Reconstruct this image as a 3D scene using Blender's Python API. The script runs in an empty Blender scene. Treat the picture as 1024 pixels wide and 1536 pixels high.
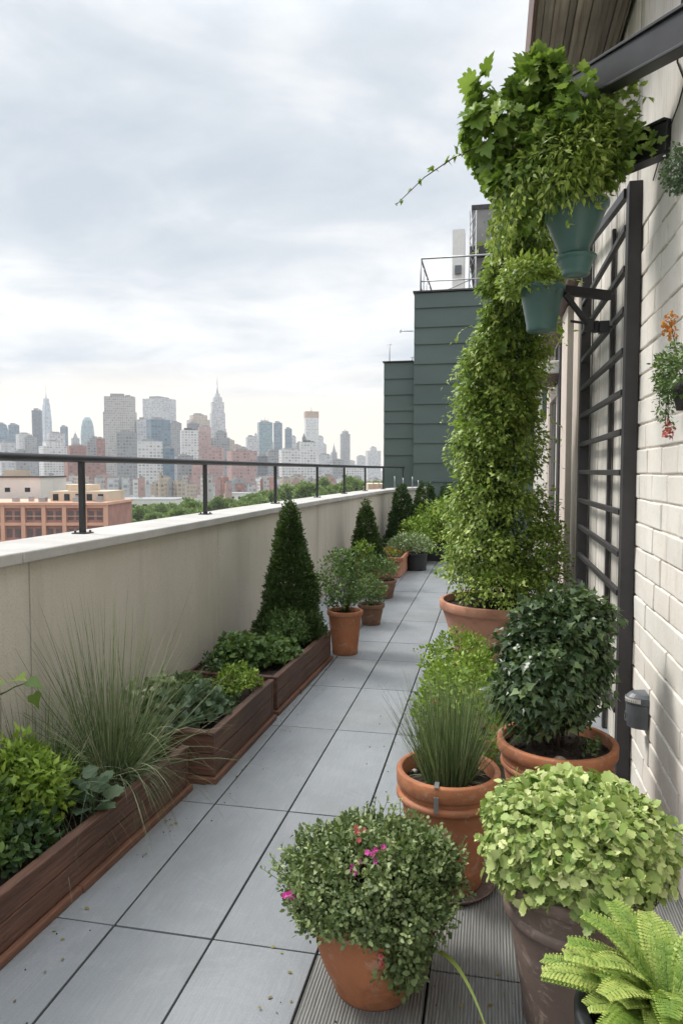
import bpy, math, random
import numpy as np
from mathutils import Vector, Matrix
R = math.radians
S = bpy.context.scene
COL = S.collection
random.seed(7)
rng = np.random.default_rng(7)

# ------------------------------------------------------------------ camera
F = 1074.0; CAMH = 1.55
PITCH = math.atan(62 / F); YAW = math.atan(224 / F)
cam_d = bpy.data.cameras.new("camera"); cam = bpy.data.objects.new("camera", cam_d); COL.objects.link(cam)
cam.location = (0, 0, CAMH); cam.rotation_euler = (R(90) - PITCH, 0, YAW)
cam_d.sensor_fit = 'HORIZONTAL'; cam_d.sensor_width = 36; cam_d.lens = 36 * F / 1024
cam_d.clip_start = 0.05; cam_d.clip_end = 60000
S.camera = cam
S.view_settings.view_transform = 'Standard'; S.view_settings.look = 'None'
S.view_settings.exposure = 0.80; S.view_settings.gamma = 1

def bearing(px):
    """horizontal unit-depth direction for a bearing given as photo column"""
    r = (px - 512) / F
    f2 = math.cos(PITCH) + (60 / F) * math.sin(PITCH)
    return Vector((-f2 * math.sin(YAW) + r * math.cos(YAW), f2 * math.cos(YAW) + r * math.sin(YAW)))
def rise(py):
    u = (768 - py) / F
    return (u * math.cos(PITCH) - math.sin(PITCH)) / (math.cos(PITCH) + u * math.sin(PITCH))

# ------------------------------------------------------------------ object helpers
def put(o, parent=None):
    COL.objects.link(o)
    if parent: o.parent = parent
    return o
def tag(o, label, cat, group=None):
    o['label'] = label; o['category'] = cat
    if group: o['group'] = group
    return o
def thing(name, label, cat, loc=(0, 0, 0), rz=0, group=None):
    o = bpy.data.objects.new(name, None); o.empty_display_size = .1
    o.location = loc; o.rotation_euler = (0, 0, rz); COL.objects.link(o)
    return tag(o, label, cat, group)
def kids(o): return [c for c in COL.objects if c.parent == o]
CH = {}
def copy_tree(o, parent=None):
    c = o.copy(); COL.objects.link(c); c.parent = parent
    for ch in CH.get(o.name, []): copy_tree(ch, c)
    return c

class MB:
    def __init__(s): s.v = []; s.f = []; s.sm = []
    def add(s, vs, fs, smooth=False):
        b = len(s.v); s.v += [tuple(v) for v in vs]; s.f += [tuple(b + i for i in f) for f in fs]; s.sm += [smooth] * len(fs)
    def box(s, a, b, M=None):
        x0, y0, z0 = a; x1, y1, z1 = b
        vs = [Vector(p) for p in ((x0,y0,z0),(x1,y0,z0),(x1,y1,z0),(x0,y1,z0),(x0,y0,z1),(x1,y0,z1),(x1,y1,z1),(x0,y1,z1))]
        if M: vs = [M @ v for v in vs]
        s.add(vs, [(0,3,2,1),(4,5,6,7),(0,1,5,4),(1,2,6,5),(2,3,7,6),(3,0,4,7)])
        return s
    def beam(s, p, q, w, h, up=(0, 0, 1)):
        p = Vector(p); q = Vector(q); d = (q - p); L = d.length; d.normalize()
        u = Vector(up); x = d.cross(u)
        if x.length < 1e-4: x = d.cross(Vector((1, 0, 0)))
        x.normalize(); z = x.cross(d)
        vs = []
        for t in (p, q):
            for a, b in ((-1,-1),(1,-1),(1,1),(-1,1)): vs.append(t + x * a * w / 2 + z * b * h / 2)
        s.add(vs, [(0,1,2,3),(7,6,5,4),(0,4,5,1),(1,5,6,2),(2,6,7,3),(3,7,4,0)])
        return s
    def tube(s, pts, r, n=8, taper=None, cap=True):
        pts = [Vector(p) for p in pts]; m = len(pts); vs = []
        for i, p in enumerate(pts):
            d = (pts[min(i+1, m-1)] - pts[max(i-1, 0)]).normalized()
            x = d.cross(Vector((.03, .02, 1)));
            if x.length < .1: x = d.cross(Vector((1, 0, 0)))
            x.normalize(); y = d.cross(x)
            rr = r if taper is None else r + (taper - r) * i / (m - 1)
            for k in range(n):
                a = 2 * math.pi * k / n; vs.append(p + (x * math.cos(a) + y * math.sin(a)) * rr)
        fs = [(i*n+k, i*n+(k+1) % n, (i+1)*n+(k+1) % n, (i+1)*n+k) for i in range(m-1) for k in range(n)]
        if cap: fs += [tuple(range(n))[::-1], tuple(range((m-1)*n, m*n))]
        s.add(vs, fs, True); return s
    def lathe(s, prof, n=40, c=(0, 0, 0), close=False, sx=1, sy=1):
        vs = []
        for r, z in prof:
            for k in range(n):
                a = 2 * math.pi * k / n
                vs.append((c[0] + r * math.cos(a) * sx, c[1] + r * math.sin(a) * sy, c[2] + z))
        m = len(prof)
        fs = [(i*n+k, i*n+(k+1) % n, (i+1)*n+(k+1) % n, (i+1)*n+k) for i in range(m-1) for k in range(n)]
        s.add(vs, fs, True)
        return s
    def disc(s, r, z, n=40, c=(0, 0)):
        s.add([(c[0]+r*math.cos(2*math.pi*k/n), c[1]+r*math.sin(2*math.pi*k/n), z) for k in range(n)], [tuple(range(n))])
    def prism(s, poly, z0, z1):
        n = len(poly)
        s.add([(x, y, z0) for x, y in poly] + [(x, y, z1) for x, y in poly],
              [tuple(range(n))[::-1], tuple(range(n, 2*n))] + [(i, (i+1) % n, n+(i+1) % n, n+i) for i in range(n)])
        return s
    def build(s, name, mat, parent=None, bevel=0, loc=None, kind=None, seg=2):
        me = bpy.data.meshes.new(name); me.from_pydata(s.v, [], s.f); me.update()
        me.polygons.foreach_set('use_smooth', s.sm)
        if mat: me.materials.append(mat)
        o = put(bpy.data.objects.new(name, me), parent)
        if parent: CH.setdefault(parent.name, []).append(o)
        if bevel:
            b = o.modifiers.new('bevel', 'BEVEL'); b.width = bevel; b.segments = seg; b.limit_method = 'ANGLE'
        if loc: o.location = loc
        if kind: o['kind'] = kind
        return o

# ------------------------------------------------------------------ materials
def newmat(name):
    m = bpy.data.materials.new(name); m.use_nodes = True
    nt = m.node_tree; b = nt.nodes['Principled BSDF']
    return m, nt, b
def N(nt, t, **kw):
    n = nt.nodes.new(t)
    for k, v in kw.items():
        if k in n.inputs: n.inputs[k].default_value = v
        else: setattr(n, k, v)
    return n
def ramp(nt, fac, stops):
    r = nt.nodes.new('ShaderNodeValToRGB'); e = r.color_ramp.elements
    while len(e) > 1: e.remove(e[-1])
    e[0].position = stops[0][0]; e[0].color = (*stops[0][1], 1)
    for p, c in stops[1:]:
        x = e.new(p); x.color = (*c, 1)
    nt.links.new(fac, r.inputs[0]); return r.outputs[0]
def noise(nt, scale, detail=4, rough=.55, stretch=None, coord='Object', dist=0):
    tc = N(nt, 'ShaderNodeTexCoord'); n = N(nt, 'ShaderNodeTexNoise'); n.inputs['Scale'].default_value = scale
    n.inputs['Detail'].default_value = detail; n.inputs['Roughness'].default_value = rough; n.inputs['Distortion'].default_value = dist
    out = tc.outputs[coord]
    if stretch:
        mp = N(nt, 'ShaderNodeMapping'); mp.inputs['Scale'].default_value = stretch; nt.links.new(out, mp.inputs[0]); out = mp.outputs[0]
    nt.links.new(out, n.inputs['Vector']); return n.outputs['Fac']
def mixc(nt, fac, a, b, mode='MIX'):
    m = nt.nodes.new('ShaderNodeMix'); m.data_type = 'RGBA'; m.blend_type = mode
    for sock, v in ((m.inputs[0], fac), (m.inputs[6], a), (m.inputs[7], b)):
        if hasattr(v, 'links'): nt.links.new(v, sock)
        elif isinstance(v, tuple): sock.default_value = (*v, 1)
        else: sock.default_value = v
    return m.outputs[2]
def bump(nt, b, h, strength=.3, dist=.01, prev=None):
    n = N(nt, 'ShaderNodeBump'); n.inputs['Strength'].default_value = strength; n.inputs['Distance'].default_value = dist
    nt.links.new(h, n.inputs['Height'])
    if prev: nt.links.new(prev, n.inputs['Normal'])
    nt.links.new(n.outputs[0], b.inputs['Normal']); return n.outputs[0]
def plain(name, c, rough=.5, metal=0, var=.15, scale=6, bmp=.1):
    m, nt, b = newmat(name)
    f = noise(nt, scale, 5)
    nt.links.new(ramp(nt, f, [(.3, tuple(x*(1-var) for x in c)), (.7, tuple(min(1, x*(1+var)) for x in c))]), b.inputs['Base Color'])
    b.inputs['Roughness'].default_value = rough; b.inputs['Metallic'].default_value = metal
    if bmp: bump(nt, b, noise(nt, scale*15, 3), bmp, .004)
    return m
def leafmat(name, dark, mid, light, rough=.42, trans=.22):
    m, nt, b = newmat(name)
    a = N(nt, 'ShaderNodeAttribute'); a.attribute_name = 'tint'
    c = ramp(nt, a.outputs['Fac'], [(0, dark), (.5, mid), (1, light)])
    nt.links.new(c, b.inputs['Base Color']); b.inputs['Roughness'].default_value = rough
    b.inputs['Specular IOR Level'].default_value = .35
    t = N(nt, 'ShaderNodeBsdfTranslucent')
    c2 = mixc(nt, .5, c, (.25, .38, .03))
    nt.links.new(c2, t.inputs[0]); ms = N(nt, 'ShaderNodeMixShader'); ms.inputs[0].default_value = trans
    nt.links.new(b.outputs[0], ms.inputs[1]); nt.links.new(t.outputs[0], ms.inputs[2])
    nt.links.new(ms.outputs[0], nt.nodes['Material Output'].inputs[0])
    return m
def terracotta(name, c, streak=.5):
    m, nt, b = newmat(name)
    f = noise(nt, 5, 6, .6); f2 = noise(nt, 2.5, 5, .7, (1, 1, 4)); f3 = noise(nt, 60, 3)
    c1 = ramp(nt, f, [(.3, tuple(x*.78 for x in c)), (.62, c), (.8, tuple(min(1, x*1.15+.02) for x in c))])
    k = ramp(nt, f2, [(.52, (0, 0, 0)), (.75, (streak, streak, streak))])
    c2 = mixc(nt, k, c1, tuple(x*.55+.14 for x in c))
    w1 = noise(nt, 16, 7, .75, dist=.8); c2 = mixc(nt, ramp(nt, w1, [(.55, (0,)*3), (.66, (.5,)*3)]), c2, (.50, .40, .33))
    w2 = noise(nt, 3.4, 6, .7, (1, 1, 1.4)); c2 = mixc(nt, ramp(nt, w2, [(.50, (0,)*3), (.62, (.55,)*3)]), c2, tuple(x * .42 for x in c))
    nt.links.new(c2, b.inputs['Base Color']); b.inputs['Roughness'].default_value = .8
    bump(nt, b, f3, .3, .004)
    return m
def wood(name, c1, c2, axis='y', rough=.6, sc=1):
    m, nt, b = newmat(name)
    st = {'y': (18*sc, .9*sc, 22*sc), 'x': (.9*sc, 18*sc, 22*sc), 'z': (22*sc, 18*sc, .9*sc)}[axis]
    f = noise(nt, 3, 8, .65, st, dist=.4); g = noise(nt, 1.6, 4)
    geo = N(nt, 'ShaderNodeNewGeometry')
    col = ramp(nt, f, [(.3, c1), (.7, c2)])
    col = mixc(nt, ramp(nt, g, [(.45, (0,)*3), (.7, (.6,)*3)]), col, tuple(x*.5 for x in c1))
    hv = N(nt, 'ShaderNodeHueSaturation'); nt.links.new(col, hv.inputs['Color'])
    mr = N(nt, 'ShaderNodeMapRange'); mr.inputs[3].default_value = .7; mr.inputs[4].default_value = 1.3
    nt.links.new(geo.outputs['Random Per Island'], mr.inputs[0]); nt.links.new(mr.outputs[0], hv.inputs['Value'])
    nt.links.new(hv.outputs[0], b.inputs['Base Color']); b.inputs['Roughness'].default_value = rough
    wr = noise(nt, 14, 4, .6, (1, .25, 1))
    bump(nt, b, f, .6, .008)
    return m

M = {}
# paving
m, nt, b = newmat('paving_tile')
geo = N(nt, 'ShaderNodeNewGeometry')
f = noise(nt, 2.2, 6, .6); fine = noise(nt, 160, 4, .7); lines = noise(nt, 9, 5, .6, (24, .7, 1))
c = ramp(nt, f, [(.3, (.185, .200, .215)), (.7, (.24, .256, .272))])
c = mixc(nt, ramp(nt, fine, [(.4, (0,)*3), (.75, (.35,)*3)]), c, (.34, .36, .38))
c = mixc(nt, ramp(nt, lines, [(.42, (0,)*3), (.62, (.35,)*3)]), c, (.15, .165, .18))
hv = N(nt, 'ShaderNodeHueSaturation'); nt.links.new(c, hv.inputs['Color'])
mr = N(nt, 'ShaderNodeMapRange'); mr.inputs[3].default_value = .9; mr.inputs[4].default_value = 1.1
nt.links.new(geo.outputs['Random Per Island'], mr.inputs[0]); nt.links.new(mr.outputs[0], hv.inputs['Value'])
dirt = noise(nt, .9, 7, .7)
c = mixc(nt, ramp(nt, dirt, [(.48, (0,)*3), (.66, (.45,)*3)]), hv.outputs[0], (.145, .142, .13))
d2 = noise(nt, 3.2, 8, .75, dist=1.2); c = mixc(nt, ramp(nt, d2, [(.54, (0,)*3), (.57, (.12,)*3), (.62, (0,)*3)]), c, (.36, .37, .37))
nt.links.new(c, b.inputs['Base Color']); b.inputs['Roughness'].default_value = .55
n1 = bump(nt, b, fine, .25, .002); bump(nt, b, lines, .25, .003, n1)
M['tile'] = m
# grooved decking
m, nt, b = newmat('grooved_deck')
tc = N(nt, 'ShaderNodeTexCoord'); w = N(nt, 'ShaderNodeTexWave'); w.bands_direction = 'X'; w.inputs['Scale'].default_value = 32
w.inputs['Distortion'].default_value = .6; w.inputs['Detail'].default_value = 2; nt.links.new(tc.outputs['Object'], w.inputs[0])
g = noise(nt, 5, 7, .65, (30, 1, 1)); lo = noise(nt, 2, 5)
c = ramp(nt, g, [(.3, (.125, .13, .125)), (.7, (.29, .295, .285))])
c = mixc(nt, ramp(nt, w.outputs['Fac'], [(.0, (.75,)*3), (.45, (0,)*3)]), c, (.085, .088, .085))
c = mixc(nt, ramp(nt, lo, [(.5, (0,)*3), (.8, (.4,)*3)]), c, (.12, .115, .10))
nt.links.new(c, b.inputs['Base Color']); b.inputs['Roughness'].default_value = .6
bump(nt, b, w.outputs['Fac'], .6, .006)
M['deck'] = m
M['joint'] = plain('joint_dark', (.012, .012, .013), .9)
# stucco parapet
m, nt, b = newmat('stucco')
f = noise(nt, 1.1, 6, .6); gr = noise(nt, 120, 4, .75); st = noise(nt, 2.6, 6, .65, (1, 1.6, .22))
c = ramp(nt, f, [(.3, (.50, .462, .395)), (.7, (.61, .57, .50))])
c = mixc(nt, ramp(nt, st, [(.5, (0,)*3), (.78, (.4,)*3)]), c, (.30, .265, .21))
sp_ = noise(nt, 7, 7, .72, (1, 1.6, .12)); c = mixc(nt, ramp(nt, sp_, [(.56, (0,)*3), (.68, (.22,)*3)]), c, (.30, .275, .235))
c = mixc(nt, ramp(nt, gr, [(.35, (.55,)*3), (.5, (0,)*3)]), c, (.36, .32, .255))
nt.links.new(c, b.inputs['Base Color']); b.inputs['Roughness'].default_value = .9
bump(nt, b, gr, .55, .006); M['stucco'] = m
m, nt, b = newmat('coping_stone')
f = noise(nt, 3, 6, .65); gr = noise(nt, 90, 3, .7)
c = ramp(nt, f, [(.3, (.36, .348, .33)), (.7, (.52, .505, .48))])
c = mixc(nt, ramp(nt, gr, [(.35, (.3,)*3), (.5, (0,)*3)]), c, (.3, .29, .27))
nt.links.new(c, b.inputs['Base Color']); b.inputs['Roughness'].default_value = .8; bump(nt, b, gr, .3, .003); M['coping'] = m
M['black'] = plain('dark_metal', (.03, .03, .034), .42, .3, .2, 8, .06)
M['charcoal'] = plain('charcoal_metal', (.045, .042, .045), .5, .2, .25, 5, .1)
M['steel'] = plain('galvanised', (.35, .36, .37), .4, .6)
M['blackpot'] = plain('black_plastic', (.018, .02, .022), .5, 0, .2, 6, .1)
M['wood'] = wood('planter_wood', (.042, .021, .015), (.20, .098, .064), 'y')
M['woodx'] = wood('planter_wood_end', (.065, .03, .021), (.17, .08, .05), 'x')
M['plinth'] = wood('plinth_wood', (.11, .05, .03), (.25, .115, .07), 'y', .55)
M['plinthx'] = wood('plinth_wood_end', (.10, .045, .027), (.22, .10, .06), 'x', .55)
M['soffit'] = wood('soffit_boards', (.17, .13, .105), (.40, .34, .29), 'y', .6, .6)
M['terra'] = terracotta('terracotta', (.43, .165, .075))
M['terra_pale'] = terracotta('terracotta_pale', (.52, .25, .16), .7)
M['terra_dark'] = terracotta('terracotta_weathered', (.22, .115, .07), .8)
M['brownpot'] = terracotta('brown_glaze', (.175, .125, .105), .5)
M['teal'] = plain('teal_enamel', (.055, .125, .112), .35, 0, .14, 4, .05)
M['soil'] = plain('soil', (.028, .019, .013), .95, 0, .5, 25, 1)
M['pebble'] = plain('pebble', (.33, .28, .24), .7, 0, .3, 20, .2)
M['bark'] = plain('bark', (.075, .05, .033), .9, 0, .4, 20, .8)
M['greenstem'] = plain('green_stem', (.07, .13, .03), .6, 0, .3, 20, .2)
# painted brick
m, nt, b = newmat('painted_brick')
geo = N(nt, 'ShaderNodeNewGeometry')
f = noise(nt, 4, 7, .65); gr = noise(nt, 45, 5, .7); st = noise(nt, 5, 6, .7, (1, 1, .3))
c = ramp(nt, f, [(.3, (.68, .65, .59)), (.7, (.80, .775, .72))])
c = mixc(nt, ramp(nt, geo.outputs['Random Per Island'], [(0, (0,)*3), (1, (.5,)*3)]), c, (.74, .67, .60))
c = mixc(nt, ramp(nt, st, [(.56, (0,)*3), (.82, (.55,)*3)]), c, (.38, .31, .25))
c = mixc(nt, ramp(nt, gr, [(.28, (.7,)*3), (.40, (0,)*3)]), c, (.42, .36, .30))
nt.links.new(c, b.inputs['Base Color']); b.inputs['Roughness'].default_value = .7
n1 = bump(nt, b, gr, .35, .004); bump(nt, b, f, .35, .01, n1); M['brick'] = m
m, nt, b = newmat('mortar')
f = noise(nt, 6, 7, .7)
nt.links.new(ramp(nt, f, [(.35, (.58, .53, .46)), (.55, (.72, .68, .62)), (.75, (.36, .28, .22))]), b.inputs['Base Color'])
b.inputs['Roughness'].default_value = .9; bump(nt, b, noise(nt, 60, 4), .6, .006); M['mortar'] = m
m, nt, b = newmat('old_plaster')
f = noise(nt, 3, 7, .65, (1, 1.3, .35)); gr = noise(nt, 22, 6, .75, (1, 2, .25)); big = noise(nt, 1.1, 4, .5)
c = ramp(nt, f, [(.3, (.58, .55, .50)), (.7, (.74, .71, .66))])
c = mixc(nt, ramp(nt, gr, [(.5, (0,)*3), (.72, (.6,)*3)]), c, (.34, .31, .28))
c = mixc(nt, ramp(nt, big, [(.52, (0,)*3), (.68, (.5,)*3)]), c, (.30, .30, .31))
nt.links.new(c, b.inputs['Base Color']); b.inputs['Roughness'].default_value = .8; bump(nt, b, gr, .4, .006); M['plaster'] = m
M['whitewood'] = wood('whitewashed_planks', (.46, .43, .38), (.80, .77, .71), 'z', .7, .35)
M['pinktrim'] = plain('pale_trim', (.60, .52, .46), .6, 0, .1, 3, .1)
M['palewall'] = plain('pale_render', (.55, .52, .48), .8, 0, .12, 3, .2)
M['brownstrim'] = plain('brown_trim', (.13, .075, .06), .6)
M['greybrick'] = plain('grey_brick', (.15, .15, .15), .8, 0, .25, 8, .3)
M['white'] = plain('white_paint', (.72, .71, .69), .5, 0, .06)
M['glass'] = plain('dark_glass', (.02, .028, .035), .08, 0, .2, 2, 0)
M['lampgrey'] = plain('grey_plastic', (.12, .135, .15), .4, 0, .06, 6, .03)
# green cladding
m, nt, b = newmat('green_cladding')
f = noise(nt, .6, 5, .6, (1, 1, 2.5)); st = noise(nt, 2, 6, .7, (1, 1, .15))
c = ramp(nt, f, [(.3, (.058, .088, .080)), (.7, (.078, .112, .101))])
c = mixc(nt, ramp(nt, st, [(.55, (0,)*3), (.8, (.3,)*3)]), c, (.10, .13, .12))
nt.links.new(c, b.inputs['Base Color']); b.inputs['Roughness'].default_value = .45; M['green'] = m
# leaves
M['l_box'] = leafmat('leaf_box', (.022, .048, .016), (.05, .092, .026), (.13, .185, .06), .42, .12)
M['l_dark'] = leafmat('leaf_dark', (.016, .040, .016), (.036, .075, .026), (.085, .14, .04), .35, .1)
M['l_ivy'] = leafmat('leaf_ivy', (.022, .046, .02), (.055, .095, .04), (.16, .22, .09), .30, .1)
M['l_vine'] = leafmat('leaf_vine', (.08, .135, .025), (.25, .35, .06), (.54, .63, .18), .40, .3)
M['l_top'] = leafmat('leaf_top', (.07, .13, .022), (.17, .28, .05), (.38, .50, .13), .4, .35)
M['l_bright'] = leafmat('leaf_bright', (.075, .135, .018), (.19, .30, .04), (.38, .50, .09), .45, .28)
M['l_lime'] = leafmat('leaf_lime', (.13, .22, .05), (.36, .46, .14), (.70, .74, .36), .5, .25)
M['l_fern'] = leafmat('leaf_fern', (.09, .17, .03), (.21, .33, .06), (.50, .58, .16), .45, .32)
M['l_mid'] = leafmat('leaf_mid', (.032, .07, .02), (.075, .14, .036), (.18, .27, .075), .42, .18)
M['l_grey'] = leafmat('leaf_grey', (.045, .085, .05), (.085, .135, .08), (.16, .22, .13), .5, .15)
M['l_varieg'] = leafmat('leaf_variegated', (.06, .11, .035), (.20, .28, .12), (.58, .60, .40), .5, .2)
M['l_flowerbush'] = leafmat('leaf_flowerbush', (.05, .085, .03), (.125, .175, .065), (.33, .39, .18), .45, .18)
M['l_grass'] = leafmat('leaf_grass', (.05, .09, .04), (.12, .175, .08), (.46, .46, .31), .5, .2)
M['l_rush'] = leafmat('leaf_rush', (.045, .08, .035), (.11, .16, .07), (.30, .35, .18), .5, .15)
M['l_tree'] = leafmat('leaf_tree', (.08, .14, .05), (.17, .25, .08), (.32, .40, .13), .6, .2)
M['petal'] = leafmat('petal_magenta', (.45, .02, .22), (.62, .04, .33), (.75, .15, .5), .5, .3)
M['petal_o'] = leafmat('petal_orange', (.45, .10, .03), (.62, .22, .05), (.6, .38, .08), .5, .25)
M['petal_r'] = leafmat('petal_red', (.3, .03, .04), (.5, .10, .10), (.5, .2, .18), .5, .25)

# ------------------------------------------------------------------ leaves
def fan(outline, bend=.12, drop=.1):
    """outline: list of (x,y); a fan about the midrib with a fold and a drooping tip"""
    vs = [(0, .42, -.02)]
    for x, y in outline: vs.append((x, y, abs(x) * bend - drop * y * y))
    n = len(outline)
    return np.array(vs, float), [(0, i + 1, (i + 1) % n + 1) for i in range(n)]
T = {}
T['oval'] = fan([(0, 0), (.2, .2), (.27, .5), (.15, .8), (0, 1), (-.15, .8), (-.27, .5), (-.2, .2)])
T['tiny'] = (np.array([(0, 0, 0), (.3, .45, .1), (0, 1, -.08), (-.3, .45, .1)], float), [(0, 1, 2), (0, 2, 3)])
T['lance'] = (np.array([(0, 0, 0), (.13, .4, .04), (0, .45, 0), (0, 1, -.2), (-.13, .4, .04)], float), [(0, 1, 2), (1, 3, 2), (0, 2, 4), (2, 3, 4)])
T['round'] = fan([(.02, 0), (.25, -.03), (.46, .15), (.40, .3), (.52, .45), (.38, .62), (.38, .8), (.15, .86), (0, 1), (-.15, .86), (-.38, .8), (-.38, .62), (-.52, .45), (-.40, .3), (-.46, .15), (-.25, -.03)], .18, .15)
T['scallop'] = fan([(.01, 0), (.2, -.02), (.36, .10), (.44, .30), (.42, .52), (.31, .74), (.15, .90), (0, 1), (-.15, .90), (-.31, .74), (-.42, .52), (-.44, .30), (-.36, .10), (-.2, -.02)], .25, .22)
T['lobed'] = fan([(.02, 0), (.12, .10), (.26, .04), (.42, .06), (.46, .16), (.36, .27), (.52, .34), (.60, .48), (.48, .56), (.33, .52), (.40, .68), (.34, .82), (.20, .76), (.14, .90), (0, 1.08), (-.14, .90), (-.20, .76), (-.34, .82), (-.40, .68), (-.33, .52), (-.48, .56), (-.60, .48), (-.52, .34), (-.36, .27), (-.46, .16), (-.42, .06), (-.26, .04), (-.12, .10)], .22, .25)
T['ivy'] = fan([(0, .05), (.3, -.06), (.46, .22), (.26, .45), (.14, .62), (0, 1), (-.14, .62), (-.26, .45), (-.46, .22), (-.3, -.06)], .2, .15)
def unit(a): return a / np.maximum(np.linalg.norm(a, axis=-1, keepdims=True), 1e-9)
def leaves(name, P, D, U, size, tmpl, mat, parent, tint=None, width=1.0, kind=None):
    tv, tf = T[tmpl]; n = len(P); k = len(tv)
    P = np.asarray(P, float); D = unit(np.asarray(D, float)); U = np.asarray(U, float)
    X = unit(np.cross(D, U)); Z = np.cross(X, D)
    s = np.asarray(size, float).reshape(-1, 1, 1) * np.ones((n, 1, 1))
    V = P[:, None] + s * (tv[None, :, 0:1] * width * X[:, None] + tv[None, :, 1:2] * D[:, None] + tv[None, :, 2:3] * Z[:, None])
    V = V.reshape(-1, 3)
    tf = np.array(tf); nf = len(tf)
    idx = (tf[None] + (np.arange(n) * k)[:, None, None]).reshape(-1)
    if tint is None: tint = rng.random(n)
    tint = np.clip(tint, 0, 1)
    return rawmesh(name, V, idx, n * nf, 3, np.repeat(tint, k), mat, parent, kind)
def rawmesh(name, V, idx, nf, per, tint, mat, parent, kind=None):
    me = bpy.data.meshes.new(name)
    me.vertices.add(len(V)); me.vertices.foreach_set('co', V.astype(np.float32).ravel())
    me.loops.add(nf * per); me.loops.foreach_set('vertex_index', idx.astype(np.int32))
    me.polygons.add(nf); me.polygons.foreach_set('loop_start', np.arange(0, nf * per, per, dtype=np.int32))
    me.update(calc_edges=True)
    at = me.attributes.new('tint', 'FLOAT', 'POINT'); at.data.foreach_set('value', tint.astype(np.float32))
    me.materials.append(mat)
    o = put(bpy.data.objects.new(name, me), parent)
    if parent: CH.setdefault(parent.name, []).append(o)
    if kind: o['kind'] = kind
    return o
def rdir(n): return unit(rng.normal(size=(n, 3)))
def clumps(centers, outward, per, r, up=.35, out=.7, jit=.7, flat=.8, sh=0.):
    """leaf positions and directions in little twig clumps about given centres"""
    c = np.repeat(centers, per, 0); o = np.repeat(outward, per, 0); n = len(c)
    off = rdir(n) * (rng.random((n, 1)) ** .5) * r
    off[:, 2] *= flat
    P = c + off
    D = unit(o * out + unit(off) * .6 + np.array([0, 0, up]) + rng.normal(size=(n, 3)) * jit * .5)
    U = unit(o * .6 + np.array([0, 0, .8]) + rng.normal(size=(n, 3)) * .45)
    if sh:                                          # leaves hang like shingles, faces turned outward to the light
        m = rng.random(n) < sh
        Un = unit(o * .7 + unit(off) * .45 + np.array([0, 0, .55]) + rng.normal(size=(n, 3)) * .3)
        Dn = np.cross(Un, rng.normal(size=(n, 3))) + np.array([0, 0, -.35]) + o * .35
        U[m] = Un[m]; D[m] = unit(Dn)[m]
    return P, D, U
def ellipsoid_pts(n, rad, c=(0, 0, 0), lo=.55, zmin=-1):
    out = []; K = rdir(16); A = .5 + .5 * rng.random(16)
    while len(out) < n:
        d = rdir(1)[0]
        if d[2] < zmin: continue
        out.append(d * (lo + (1 - lo) * rng.random() ** .5))
    d = np.array(out)
    dn = unit(d); w = np.clip((dn @ K.T - .80) / .20, 0, 1)
    lump = .86 + .24 * (w * A).max(1)[:, None] + .05 * rng.normal(size=(n, 1))
    return d * lump * np.array(rad) + np.array(c), unit(d / np.array(rad))
def bush(name, parent, c, rad, ncl, per, r, size, tmpl, mat, zmin=-.35, up=.35, lo=.55, jit=.7, width=1.0, topt=.25, sh=.35):
    C, O = ellipsoid_pts(ncl, rad, c, lo, zmin)
    P, D, U = clumps(C, O, per, r, up, jit=jit, sh=sh)
    ct = np.repeat(rng.random(ncl), per)           # whole twigs of young or old leaves
    tint = .45 * ct + .55 * rng.random(len(P)) + topt * (rng.random(len(P)) - .5)
    return leaves(name, P, D, U, size * (.6 + .8 * rng.random(len(P))), tmpl, mat, parent, tint, width)
def cone(parent, base_r, h, z0, ncl, per, r, size, mat, lean=0, tmpl='tiny', rnd=.85):
    bumps = [(rng.random(), rng.random() * 6.28, rng.uniform(-.12, .16)) for _ in range(22)]
    t = 1 - np.sqrt(rng.random(ncl)) ** 1.05; a = rng.random(ncl) * 2 * math.pi
    bul = (1 - t) ** rnd * (1 + .07 * np.sin(t * 17 + a * 2)) + .05
    bul = bul * (1 + sum(w_ * np.exp(-((t - tb) / .10) ** 2) * np.exp(-((((a - ab + math.pi) % 6.283) - math.pi) / .7) ** 2) for tb, ab, w_ in bumps))
    rr = base_r * bul * (.72 + .33 * rng.random(ncl))
    C = np.stack([rr * np.cos(a), rr * np.sin(a), z0 + t * h], 1)
    O = unit(np.stack([np.cos(a), np.sin(a), np.full(ncl, .35)], 1))
    P, D, U = clumps(C, O, per, r, .55, jit=.7)
    ct = np.repeat(rng.random(ncl), per)
    return leaves('foliage', P, D, U, size * (.6 + .8 * rng.random(len(P))), tmpl, mat, parent, .4 * ct + .5 * rng.random(len(P)))
def blades(name, parent, roots, dirs, length, width, droop, mat, seg=6, tint=None):
    n = len(roots); roots = np.asarray(roots, float); dirs = unit(np.asarray(dirs, float))
    length = np.asarray(length).reshape(n, 1) * np.ones((n, 1)); droop = np.asarray(droop).reshape(-1, 1) * np.ones((n, 1))
    side = unit(np.cross(dirs, rdir(n)))
    rows = []
    for i in range(seg + 1):
        t = i / seg
        p = roots + dirs * length * t
        p[:, 2] -= (droop * length * t ** 2.2)[:, 0]
        w = width * (1 - t ** 1.6) + .0004
        rows.append(p - side * w / 2); rows.append(p + side * w / 2)
    V = np.stack(rows, 1).reshape(-1, 3); k = 2 * (seg + 1)
    q = np.array([(2*i, 2*i+1, 2*i+3, 2*i+2) for i in range(seg)])
    idx = (q[None] + (np.arange(n) * k)[:, None, None]).reshape(-1)
    if tint is None: tint = rng.random(n)
    return rawmesh(name, V, idx, n * seg, 4, np.repeat(tint, k), mat, parent)
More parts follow.
